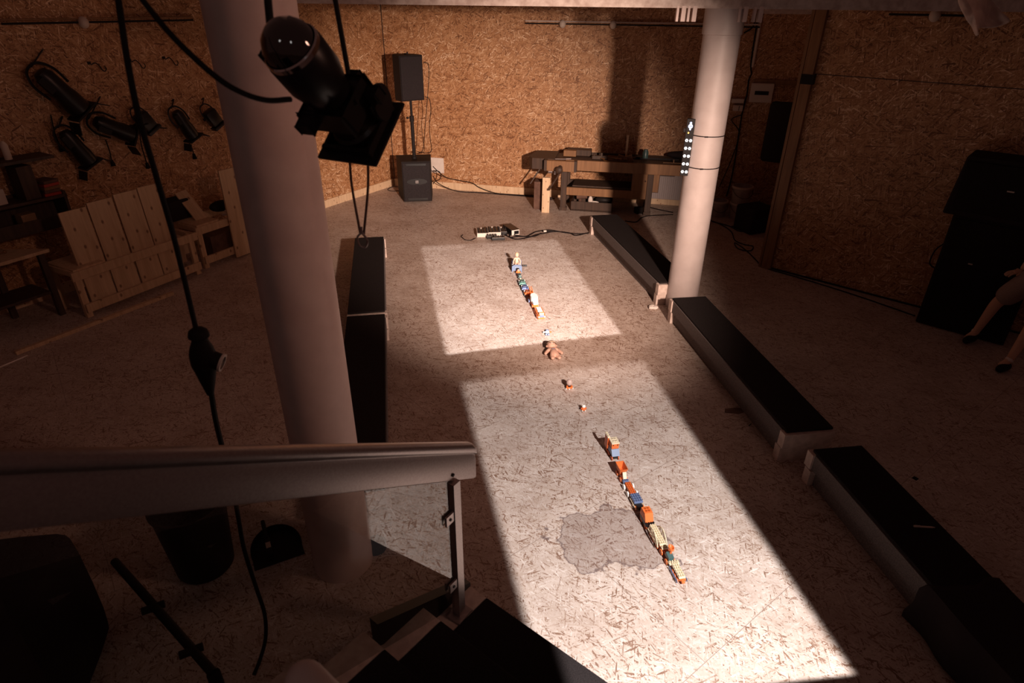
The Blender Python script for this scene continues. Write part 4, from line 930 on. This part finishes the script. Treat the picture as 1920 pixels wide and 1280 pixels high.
def person():
    ank = V((5.00, 5.98, .10)); an2 = V((4.95, 5.38, .10)); o0 = V((5.2, 5.7, 0)); hip = V((5.21, 5.60, .93))
    knee = V((5.03, 5.90, .50)); k2 = V((5.06, 5.42, .50))
    root = thing('person', 'person in beige knee length shorts and dark shirt standing at the right edge', 'person', o0)
    hR, hL = hip+V((-.04, .10, -.04)), hip+V((-.04, -.11, -.04))
    ch, nk, hdc = hip+V((.02, 0, .36)), hip+V((-.01, 0, .55)), hip+V((-.03, 0, .63))
    shR, shL = hip+V((0, .19, .47)), hip+V((0, -.19, .47))
    elR, elL = hip+V((-.02, .26, .18)), hip+V((-.02, -.26, .18)); wrR, wrL = hip+V((-.10, .26, -.06)), hip+V((-.10, -.26, -.06))
    def skin(name, vs_, es, rad, m_, par, sub=2, rooti=0):
        me = bpy.data.meshes.new(name); me.from_pydata([tuple(V(v)-o0) for v in vs_], es, []); me.materials.append(m_)
        o = bpy.data.objects.new(name, me); COL.objects.link(o); o.parent = par
        o.modifiers.new('skin', 'SKIN'); 
        for i, r in enumerate(rad): me.skin_vertices[0].data[i].radius = (r, r)
        me.skin_vertices[0].data[rooti].use_root = True
        s = o.modifiers.new('sub', 'SUBSURF'); s.levels = s.render_levels = sub
        for p in me.polygons: p.use_smooth = True
        o.modifiers['skin'].use_smooth_shade = True
        return o
    vs_ = [hip, hR, knee, ank, ank+V((-.10, -.02, -.06)), hL, k2, an2, an2+V((-.1, -.02, -.05)), hip+V((0, 0, .2)), ch, nk, hdc, shR, elR, wrR, shL, elL, wrL]
    es = [(0, 1), (1, 2), (2, 3), (3, 4), (0, 5), (5, 6), (6, 7), (7, 8), (0, 9), (9, 10), (10, 11), (11, 12), (10, 13), (13, 14), (14, 15), (10, 16), (16, 17), (17, 18)]
    rad = [.13, .09, .06, .036, .03, .09, .06, .036, .03, .12, .14, .055, .05, .06, .042, .028, .06, .042, .028]
    skin('body', vs_, es, rad, M_skin, root)
    bd = root
    sh_ = skin('shorts', [hip, hR, knee+(hR-knee)*.02, hL, k2+(hL-k2)*.02, hip+V((0, 0, .1))], [(0, 1), (1, 2), (0, 3), (3, 4), (0, 5)], [.165, .13, .115, .13, .115, .155], M_short, bd)
    skin('shirt', [hip+V((0, 0, -.02)), hip+V((0, 0, .22)), ch, nk-V((0, 0, .05)), shR, (shR+elR)/2, shL, (shL+elL)/2], [(0, 1), (1, 2), (2, 3), (2, 4), (4, 5), (2, 6), (6, 7)], [.165, .15, .165, .07, .08, .065, .08, .065], M_dark, bd)
    for A_, nm in ((ank, 'shoe'), (an2, 'shoe')):
        dv = V((-.85, -.5, 0)).normalized(); b0 = V((A_.x, A_.y, .045)) - dv*.03
        skin('sock', [A_+V((0, 0, .06)), A_+V((0, 0, -.03))], [(0, 1)], [.047, .045], M_paper, bd, 1)
        skin(nm, [b0, b0+dv*.1, b0+dv*.2], [(0, 1), (1, 2)], [.05, .046, .036], M_black, bd, 2)
    hc = hdc+V((-.02, 0, .10))-o0
    hm = MB().sph(hc, .1, (.98, .8, 1.2), 24).sph(hc+V((-.1, 0, -.01)), .018, (1.1, .8, 1.3), 10).sph(hc+V((0, .083, 0)), .02, (1, .5, 1.5), 8).sph(hc+V((0, -.083, 0)), .02, (1, .5, 1.5), 8).build('head', M_skin, bd, True)
    MB().sph(hc+V((-.088, .03, .015)), .012, n=8).sph(hc+V((-.088, -.03, .015)), .012, n=8).build('eyes', M_black2, hm, True)
    MB().box(hc+V((-.09, 0, -.055)), (.01, .045, .008)).build('mouth', M_red, hm)
    MB().sph(hc+V((.018, 0, .03)), .104, (.98, .84, 1.12), 20).build('hair', M_fur, bd, True)
    for wr, s_ in ((wrR, 1), (wrL, -1)):
        hh = V((-.09, -.02*s_, -.02)); pal = wr+hh*.6
        vv = [wr, pal]; ee = [(0, 1)]; rr = [.026, .036]
        for k, (ln, sp) in enumerate(((.07, -.03), (.08, -.01), (.075, .01), (.06, .03))):
            b0 = pal+V((-.035, sp, 0)); vv += [b0, b0+V((-ln*.5, sp*.1, -.012)), b0+V((-ln*.85, sp*.1, -.04))]; i0 = len(vv)-3; ee += [(1, i0), (i0, i0+1), (i0+1, i0+2)]; rr += [.010, .009, .008]
        tb = wr+hh*.35+V((0, -.03*s_, 0)); vv += [tb, tb+V((-.03, -.025*s_, -.01)), tb+V((-.06, -.03*s_, -.02))]; i0 = len(vv)-3; ee += [(0, i0), (i0, i0+1), (i0+1, i0+2)]; rr += [.013, .011, .009]
        skin('hand', vv, ee, rr, M_skin, bd, 1)
person()
# debris on the floor
for (px, py, s_, m_, lb, ct) in ((1716, 897, .035, M_black, 'small black square scrap on the dark floor right of the benches', 'scrap'), (1226, 578, .05, M_paper, 'crumpled white paper at the foot of the far column', 'paper')):
    mb = MB()
    if m_ is M_black: mb.box((0, 0, .003), (s_, s_, .005), rotm(.6))
    else:
        for k in range(5): mb.sph((random.uniform(-.05, .05), random.uniform(-.03, .03), .02), .028, (1.3, .9, .7), 6)
    tag(mb.build('floor_scrap' if m_ is M_black else 'crumpled_paper', m_, None, loc=fl(px, py)), lb, ct)
o = MB().prism([(-.12, -.03), (.0, -.05), (.10, .0), (.03, .05), (-.1, .03)], 0, .003).build('floor_spill', M_browncase, None, loc=fl(1382, 770)); 
tag(MB().cyl((0, 0, 0), (.03, .03, 0), .004, n=6).build('cable_tie_end', M_black, None, loc=fl(1404, 798, .005)), 'tiny dark cable tie end on the floor by the middle right bench', 'scrap')
tag(o, 'dark dried spill on the floor beside the middle right bench', 'spill')
tag(MB().cyl((0, 0, .008), (0, 0, .05), .07, n=24).sph((0, 0, .05), .07, (1, 1, .4)).build('floor_stone', M_black, None, True, loc=c1+V((.19, .10, 0))), 'dark round weight on the floor at the foot of the near column', 'weight')
#==TOYS
# ------------------------------------------------------------------ toys in the light
U = .0160     # stud pitch
def plate(mb, x, y, z, nx, ny, h):      # hollow studded deck, nx and ny in double studs
    w_, l_2 = nx*U*2, ny*U*2; mb.box((x, y, z+h/2), (w_, l_2, h), bev=.0012)
    kx, ky = max(1, round(w_/.0215)), max(1, round(l_2/.0215))
    for i in range(kx):
        for j in range(ky):
            cx, cy = x+(i+.5-kx/2)*w_/kx, y+(j+.5-ky/2)*l_2/ky
            mb.lathe([(.0062, 0), (.0085, 0), (.0085, .011), (.0062, .011), (.0062, .0005), (0, .0005)], (cx, cy, z+h), (0, 0, 1), 10)
    return mb
def wheel(t, x, y, r, w_, m_, hub=None):
    o = MB().lathe([(0, -w_/2), (r*.5, -w_/2), (r*.55, -w_*.3), (r*.8, -w_*.3), (r*.85, -w_/2), (r, -w_*.4), (r, w_*.4), (r*.85, w_/2), (0, w_/2)], (x, y, r), (1, 0, 0), 20).build('wheel', m_, t, True)
    return o
def toy(px, py, label, name='toy_wagon', cat='toy', rz=None, group=None, z=0, sc=(.70, .95, .84)):
    q = fl(px, py); q.z = z
    t = thing(name, label, cat, q, (TR if rz is None else rz), group); t.scale = sc; return t
n0, n1 = fl(1273, 1095), fl(1149, 862); TR = hd(n1, n0)+math.pi/2    # local -y points along the train toward the camera
SC = 1.0
# 1 nearest: cream plate with blue side rails, orange wheels
t = toy(1270, 1078, 'cream plate toy wagon with blue sides, nearest end of the near toy train')
m_ = MB(); plate(m_, 0, 0, .045, 2, 4, .012); plate(m_, 0, .072, .040, 3, 1, .012); m_.build('deck', M_cream, t)
MB().box((0, 0, .032), (.05, .13, .024), bev=.003).build('chassis', M_orange, t)
for s_ in (-1, 1):
    for y in (-.045, -.012, .022): wheel(t, s_*.036, y, .017, .012, M_orange)
    MB().box((s_*.048, -.005, .022), (.007, .13, .022), bev=.003).build('side_rail', M_blue, t, label='blue side rail')
MB().box((0, -.078, .03), (.03, .022, .018), bev=.003).build('coupling', M_orange, t)
# 2 small tractor
t = toy(1251, 1048, 'small toy tractor with orange bowl chimney and dark green nose in the near train', 'toy_tractor')
MB().box((0, .02, .035), (.035, .10, .02), bev=.003).build('chassis', M_dorange, t)
MB().prism([(-.05, .045), (-.05, .075), (.0, .085), (.012, .045)], -.026, .026, lambda x, y, z: (z, x, y)).build('bonnet', M_teal, t, label='dark green bonnet')
MB().box((0, -.058, .04), (.058, .012, .024), bev=.003).build('bumper', M_white2, t, label='white bumper')
MB().lathe([(0, 0), (.012, 0), (.013, .03), (.026, .045), (.026, .062), (.021, .062), (.010, .048), (0, .046)], (.012, -.01, .08), n=20).build('chimney', M_orange, t, True, label='orange bowl chimney')
m_ = MB(); plate(m_, 0, .062, .050, 2, 1, .012); m_.build('rear_plate', M_cream, t)
for s_ in (-1, 1): wheel(t, s_*.037, -.035, .022, .012, M_orange); wheel(t, s_*.037, .05, .024, .012, M_orange)
# 3 long cream with truss side arches
t = toy(1231, 1014, 'long cream toy wagon with arched lattice sides in the near train')
m_ = MB(); plate(m_, 0, 0, .060, 2, 6, .014); m_.build('deck', M_cream, t)
MB().box((0, 0, .042), (.05, .18, .03), bev=.003).build('chassis', M_dorange, t)
for s_ in (-1, 1):
    m_ = MB(); N_ = 12; arc = [V((s_*.047, -.09+.18*i/N_, .045+.075*math.sin(math.pi*i/N_)**.8)) for i in range(N_+1)]
    for A_, B_ in zip(arc, arc[1:]): m_.cyl(A_, B_, .005, n=8)
    m_.box((s_*.047, 0, .045), (.008, .18, .009))
    for i in (3, 6, 9): m_.cyl((s_*.047, -.09+.18*i/N_, .045), arc[i], .0038, n=6); m_.cyl((s_*.047, -.09+.18*(i-3)/N_, .045), arc[i], .0032, n=6)
    m_.build('lattice_side', M_cream, t)
    for y in (-.06, .0, .05): wheel(t, s_*.037, y, .02, .010, M_dorange)
# 4 orange sloped house block on dark bricks
t = toy(1212, 982, 'orange sloped toy block with dark studded base in the near train', 'toy_block_wagon')
m_ = MB(); plate(m_, 0, -.052, .045, 3, 1, .016); m_.box((0, .01, .045), (.086, .10, .03)).build('base_brick', M_black2, t)
MB().prism([(-.045, .062), (.065, .062), (.055, .135), (-.012, .135)], -.042, .042, lambda x, y, z: (z, x, y)).build('cab', M_orange, t)
m_ = MB()
for i in (-1, 1):
    for j in (0, 1): m_.lathe([(.006, 0), (.010, 0), (.010, .006), (.006, .006)], (i*.014, .008+j*.026, .135), n=12)
m_.build('roof_studs', M_dorange, t)
MB().box((-.043, .02, .10), (.003, .05, .04)).box((.043, .02, .10), (.003, .05, .04)).build('window', M_dorange, t)
for s_ in (-1, 1):
    for y in (-.04, .035): wheel(t, s_*.037, y, .022, .012, M_dorange)
# 5 blue plate with pale side beams
t = toy(1194, 946, 'blue studded toy wagon with pale side bars in the near train')
m_ = MB(); plate(m_, 0, .02, .045, 3, 3, .014); m_.build('deck', M_blue, t)
MB().box((0, -.03, .035), (.06, .10, .02)).build('chassis', M_black2, t)
for s_ in (-1, 1):
    MB().cyl((s_*.052, .05, .03), (s_*.052, -.07, .030), .004, n=8).build('side_bar', M_cream, t, label='pale side bar')
    for y in (-.045, .02): wheel(t, s_*.042, y, .018, .008, M_orange)
# 6 orange plate with four white wheels
t = toy(1181, 922, 'orange studded toy wagon with four white wheels in the near train')
m_ = MB(); plate(m_, 0, 0, .032, 2, 4, .014); m_.build('deck', M_orange, t)
MB().box((0, -.074, .032), (.04, .025, .012)).build('coupling', M_orange, t)
for s_ in (-1, 1):
    for y in (-.042, .042): wheel(t, s_*.050, y, .024, .018, M_white2)
# 7 orange hopper
t = toy(1166, 897, 'orange hopper toy wagon with open bin in the near train', 'toy_hopper')
m_ = MB(); b0 = [(-.028, -.0), (.028, -.0), (.028, .07), (-.028, .07)]; b1 = [(-.046, -.025), (.046, -.025), (.046, .085), (-.046, .085)]
vA = [m_.b.verts.new((x, y, .055)) for x, y in b0]; vB = [m_.b.verts.new((x, y, .125)) for x, y in b1]; vC = [m_.b.verts.new((x*.93, y*.93+.002, .125)) for x, y in b1]; vD = [m_.b.verts.new((x*.9, y*.9+.003, .062)) for x, y in b0]
for i in range(4):
    j = (i+1) % 4; m_.b.faces.new((vA[i], vA[j], vB[j], vB[i])); m_.b.faces.new((vB[i], vB[j], vC[j], vC[i])); m_.b.faces.new((vC[i], vC[j], vD[j], vD[i]))
m_.b.faces.new(vD); m_.b.faces.new(vA[::-1]); m_.build('bin', M_orange, t)
MB().box((0, .01, .044), (.05, .13, .022), bev=.003).build('chassis', M_dorange, t)
m_ = MB(); m_.prism([(-.062, .055), (-.03, .055), (-.028, .105), (-.036, .105)], -.02, .02, lambda x, y, z: (z, x, y)); m_.build('slope_brick', M_cream, t, label='cream slope brick')
m_ = MB(); plate(m_, 0, -.075, .032, 2, 1, .018); m_.build('front_plate', M_blue, t, label='blue front plate')
for s_ in (-1, 1):
    for y in (-.03, .05): wheel(t, s_*.036, y, .022, .012, M_orange)
# 8 crane cab
t = toy(1150, 857, 'tall orange toy cab with cream roof and blue slope ending the near train', 'toy_crane')
MB().box((0, .03, .04), (.06, .16, .03), bev=.003).build('chassis', M_black2, t)
MB().prism([(-.055, .06), (.06, .06), (.06, .115), (-.02, .115)], -.045, .045, lambda x, y, z: (z, x, y)).build('slope_brick', M_lblue, t, label='blue slope brick')
MB().box((.0, .02, .145), (.084, .075, .06), bev=.003).build('cab', M_orange, t)
m_ = MB().box((0, .02, .181), (.094, .086, .012), bev=.002)
for i in (-1, 1):
    for j in (-1, 1): m_.lathe([(.006, 0), (.010, 0), (.010, .007), (.006, .007)], (i*.015, .02+j*.015, .187), n=12)
m_.build('roof', M_cream, t, label='cream studded roof')
for s_ in (-1, 1): MB().cyl((s_*.024, -.016, .16), (s_*.024, -.02, .16), .006, n=10).build('lamp_hole', M_black2, t)
MB().box((-.05, .085, .13), (.025, .07, .13), bev=.006).build('arm', M_dorange, t)
m_ = MB().box((-.05, .085, .20), (.03, .08, .012), bev=.002)
for j in range(3): m_.cyl((-.05, .058+j*.026, .205), (-.05, .058+j*.026, .214), .009, n=10)
m_.build('arm_top', M_cream, t)
for s_ in (-1, 1):
    for y in (-.03, .04, .09): wheel(t, s_*.038, y, .022, .012, M_dorange)
# small robots between the two trains
t = toy(1094, 770, 'tiny orange and white toy figure alone on the floor, nearer of the two', 'toy_robot', rz=.1, sc=(.68, .68, .72))
MB().box((0, 0, .035), (.05, .035, .045), bev=.004).build('torso', M_orange, t); MB().sph((0, 0, .068), .024, (1, .9, .9)).build('head', M_white2, t, True)
MB().cyl((-.015, 0, .09), (-.018, 0, .105), .004, n=6).build('antenna', M_white2, t)
for s_ in (-1, 1): wheel(t, s_*.022, -.012, .010, .01, M_white2); MB().cyl((s_*.03, 0, .05), (s_*.034, -.01, .03), .006, n=8).build('arm', M_dorange, t)
t = toy(1067, 728, 'small orange toy buggy with clear round dome, farther of the two figures', 'toy_buggy', rz=.15, sc=(.68, .68, .8))
MB().prism([(-.045, -.03), (.045, -.03), (.03, .03), (-.03, .03)], .012, .03).build('chassis', M_orange, t)
for s_, y in ((-1, -.02), (1, -.02), (-.15, -.035)): wheel(t, s_*.048, y, .010, .012, M_white2)
for s_ in (-1, 1): MB().box((s_*.03, -.005, .035), (.02, .045, .015), rotm(.3*s_), bev=.003).build('fender', M_orange, t)
MB().lathe([(0, 0), (.02, 0), (.026, .02), (0, .022)], (0, 0, .03)).build('seat', M_black2, t, True)
MB().sph((0, .0, .085), .042, (1, 1, 1), 24).build('dome', mat('smoky_clear_plastic', (.55, .42, .38), .08, 0, **{'Transmission Weight': .35}), t, True, label='clear dome')
# doll lying on its back
dq = fl(1038, 667); t = thing('rubber_doll', 'pinkish rubber doll with brown cap lying on its back in the dim strip', 'doll', dq, R(8)); t.scale = (.80, .92, .8)
def skinmesh(name, vs_, es, rad, m_, par, sub=2):
    me = bpy.data.meshes.new(name); me.from_pydata([tuple(v) for v in vs_], es, []); me.materials.append(m_); o = bpy.data.objects.new(name, me); COL.objects.link(o); o.parent = par
    sk = o.modifiers.new('skin', 'SKIN'); sk.use_smooth_shade = True
    for i, r in enumerate(rad): me.skin_vertices[0].data[i].radius = (r, r)
    me.skin_vertices[0].data[0].use_root = True; s = o.modifiers.new('sub', 'SUBSURF'); s.levels = s.render_levels = sub; return o
K_ = 1.12
vs_ = [(0, -.01, .045), (0, .05, .05), (0, .085, .052), (-.05, .055, .042), (-.085, .02, .035), (-.105, -.005, .03), (.05, .055, .042), (.08, .02, .035), (.105, -.01, .03), (-.032, -.05, .04), (-.035, -.095, .032), (-.035, -.105, .05), (.032, -.05, .04), (.045, -.095, .032), (.047, -.105, .05)]
vs_ = [(x*K_, y*K_, z*K_) for x, y, z in vs_]
skinmesh('body', vs_, [(0, 1), (1, 2), (1, 3), (3, 4), (4, 5), (1, 6), (6, 7), (7, 8), (0, 9), (9, 10), (10, 11), (0, 12), (12, 13), (13, 14)], [.046, .042, .028, .026, .022, .019, .026, .022, .019, .032, .026, .02, .032, .026, .02], M_doll, t)
hd_ = MB().sph((0, .14, .06), .056, (1.12, .95, .92), 20).sph((-.06, .135, .06), .016, n=8).sph((.06, .135, .06), .016, n=8).sph((0, .125, .112), .012, (1.1, .9, .8), 8).build('head', M_doll, t, True)
MB().sph((-.02, .143, .108), .008, n=8).sph((.02, .143, .108), .008, n=8).build('eyes', M_black2, hd_, True)
MB().lathe([(.063, 0), (.066, .01), (.055, .035), (.03, .052), (0, .058)], (0, .15, .062), (0, 1, .25), 24).build('cap', M_fur, t, True, label='brown cap')
MB().box((0, .015, .098), (.045, .006, .004)).build('belt_line', M_blue, t)
# small lying figure
t = toy(1026, 625, 'tiny blue and white toy figure lying between far train and doll', 'toy_figure', rz=0, sc=(.8, .8, .8))
MB().sph((0, .03, .025), .024, (1, .9, .9), 14).build('head', M_lblue, t, True); MB().box((0, -.01, .02), (.055, .045, .03), bev=.008).build('torso', M_white2, t)
for s_ in (-1, 1): MB().cyl((s_*.025, .005, .02), (s_*.058, .012 if s_ > 0 else -.002, .018), .011, .009, 10).build('arm', M_dorange if s_ > 0 else M_white2, t, True); MB().box((s_*.016, -.05, .016), (.026, .04, .024), bev=.005).build('leg', M_lblue, t)
# far train
f0, f1 = fl(1012, 600), fl(968, 505); TF = hd(f1, f0)+math.pi/2
def ftoy(px, py, label, name, rz=None, cat='toy'): return toy(px, py, label, name, cat, TF if rz is None else rz)
t = ftoy(1012, 592, 'orange toy boat wagon with blue front window, nearest end of the far toy train', 'toy_boat')
MB().prism([(-.055, -.11), (.055, -.11), (.065, -.05), (.06, .12), (-.06, .12), (-.065, -.05)], .012, .07).build('hull', M_orange, t)
MB().box((0, -.085, .085), (.085, .05, .03), bev=.008).build('cab', mat('peach_plastic', (.75, .36, .2), .4), t, label='peach cab')
MB().box((0, -.115, .06), (.07, .012, .035), bev=.003).build('windscreen', M_blue, t, label='blue windscreen')
for s_ in (-1, 1): MB().sph((s_*.048, -.113, .045), .012, n=10).build('headlamp', M_white2, t, True)
for s_ in (-1, 1):
    for y in (-.06, .0, .06): wheel(t, s_*.066, y, .024, .012, M_dorange)
MB().box((0, .04, .075), (.08, .12, .02), bev=.004).build('cargo', M_white2, t, label='white deck')
t = ftoy(1001, 572, 'toy wagon with big white octagonal drum in the far train', 'toy_drum_wagon')
oc = [(.062*math.cos(R(22.5+45*i)), .085*math.sin(R(22.5+45*i))) for i in range(8)]
MB().prism(oc, .07, .15).build('drum', M_white2, t, label='white octagonal drum')
MB().box((0, 0, .045), (.09, .2, .05), bev=.004).build('chassis', M_orange, t)
MB().prism([(-.04, -.12), (.04, -.12), (.05, -.06), (-.05, -.06)], .07, .10).build('chute', M_white2, t)
MB().box((-.075, .05, .05), (.02, .05, .03)).build('side_tank', M_blue, t)
for s_ in (-1, 1):
    for y in (-.07, .05): wheel(t, s_*.052, y, .026, .014, M_dorange)
t = ftoy(994, 555.5, 'orange toy crane arm in the far train, between car and white drum', 'toy_crane')
MB().box((.02, 0, .05), (.07, .12, .03), bev=.004).build('chassis', M_orange, t); 
for s_ in (-1, 1): MB().cyl((.02+s_*.022, -.03, .07), (.02+s_*.016, .07, .12), .008, n=8).build('arm', M_orange, t)
for s_ in (-1, 1): wheel(t, .02+s_*.04, 0, .024, .012, M_dorange)
def car(px, py, m_, label):
    t = ftoy(px, py, label, 'toy_car', R(8)); t.scale = (.95, .9, .9); t['group'] = 'small toy cars of the far train'
    MB().box((0, 0, .032), (.088, .11, .03), bev=.010).build('body', m_, t, True)
    MB().box((0, .0, .055), (.066, .05, .022), bev=.006).build('cabin', M_black2, t, True)
    for k in (-1, 0, 1): MB().box((k*.020, 0, .060), (.010, .095, .018), bev=.003).build('roll_bar', m_, t)
    for s_ in (-1, 1):
        MB().sph((s_*.034, .035, .048), .011, n=8).build('lamp', M_white2, t, True)
        for y in (-.034, .034): wheel(t, s_*.044, y, .018, .012, M_black2)
car(989, 553, M_orange, 'orange toy car in the far train, in front of the blue car')
car(984, 543, mat('bright_blue_plastic', (.15, .2, .42), .35), 'blue toy car in the far train, between green and orange cars')
car(979, 533.5, M_green, 'green toy car in the far train, behind the blue car')
t = ftoy(974, 521, 'dark green toy engine in the far train, behind the green car', 'toy_engine')
MB().box((0, 0, .04), (.055, .10, .045), bev=.006).build('body', M_teal, t); MB().lathe([(0, 0), (.022, 0), (.022, .05), (0, .055)], (0, -.045, .05), (0, 1, 0), 16).build('boiler', M_teal, t, True)
MB().box((0, -.07, .02), (.03, .03, .02)).build('coupling', M_cream, t)
for s_ in (-1, 1):
    for y in (-.03, .03): wheel(t, s_*.032, y, .018, .01, M_black2)
t = ftoy(971.5, 513.5, 'small orange toy figure with black hair at the foot of the blue toy bed', 'toy_figure')
MB().box((0, 0, .035), (.055, .04, .05), bev=.006).build('torso', M_orange, t); MB().sph((0, .0, .075), .021).build('head', M_skin, t, True); MB().sph((0, .004, .083), .022, (1.05, 1, .8)).build('hair', M_black2, t, True)
for s_ in (-1, 1): MB().cyl((s_*.03, 0, .05), (s_*.038, -.01, .025), .008, n=8).build('arm', M_orange, t)
bq = fl(969, 508); t = thing('toy_bed', 'light blue toy bed with arched board, far end of the far toy train', 'toy', bq, R(2)); t.scale = (.85, .85, .9)
MB().box((0, .08, .06), (.14, .20, .025), bev=.004).build('mattress', M_white2, t, label='white mattress')
arc = [(.075*math.cos(R(180-180*i/12)), .085+.028*math.sin(R(180*i/12))) for i in range(13)]
MB().prism([(-.075, .02)]+arc+[(.075, .02)], -.012, .012, lambda x, y, z: (x, z-.03, y)).build('foot_board', M_lblue, t)
MB().prism([(-.075, .02)]+[(x, y+.02) for x, y in arc]+[(.075, .02)], -.01, .01, lambda x, y, z: (x, z+.19, y)).build('head_board', M_blue, t)
for s_ in (-1, 1):
    for y in (-.03, .19): MB().cyl((s_*.072, y, 0), (s_*.072, y, .09), .010, n=10).build('leg', M_lblue, t)
    MB().box((s_*.074, .08, .055), (.010, .21, .03)).build('side_rail', M_lblue, t)
for x in (-.02, .0, .02): MB().sph((x, -.044, .07+.01*(x == 0)), .005, n=6).build('ornament', M_cream, t)
dq = bq+V((0, 0, 0)); t = thing('naked_doll', 'pale doll sitting upright in the blue toy bed', 'doll', dq+V((0, .08, .066)), R(2)); t.scale = (.85, .85, .85)
skinmesh('body', [(0, .03, .025), (0, .035, .07), (0, .03, .105), (-.04, .02, .085), (-.055, -.02, .05), (-.05, -.05, .03), (.04, .02, .085), (.055, -.02, .05), (.05, -.05, .03), (-.022, -.03, .02), (-.025, -.08, .02), (.022, -.03, .02), (.025, -.08, .02)],
         [(0, 1), (1, 2), (2, 3), (3, 4), (4, 5), (2, 6), (6, 7), (7, 8), (0, 9), (9, 10), (0, 11), (11, 12)], [.03, .028, .018, .015, .012, .011, .015, .012, .011, .018, .014, .018, .014], M_skin, t)
MB().sph((0, .03, .145), .031, (.92, .95, 1.1), 18).sph((0, 0, .142), .006, n=8).build('head', M_skin, t, True)
MB().sph((0, .04, .152), .032, (.95, .9, 1.05), 16).build('hair', mat('blond_hair', (.6, .4, .22), .8), t, True)
tag(MB().box((0, 0, .01), (.06, .025, .02), bev=.003).build('black_block', M_black2, None, loc=fl(984, 499, .0)), 'tiny black block beside the blue toy bed', 'block')
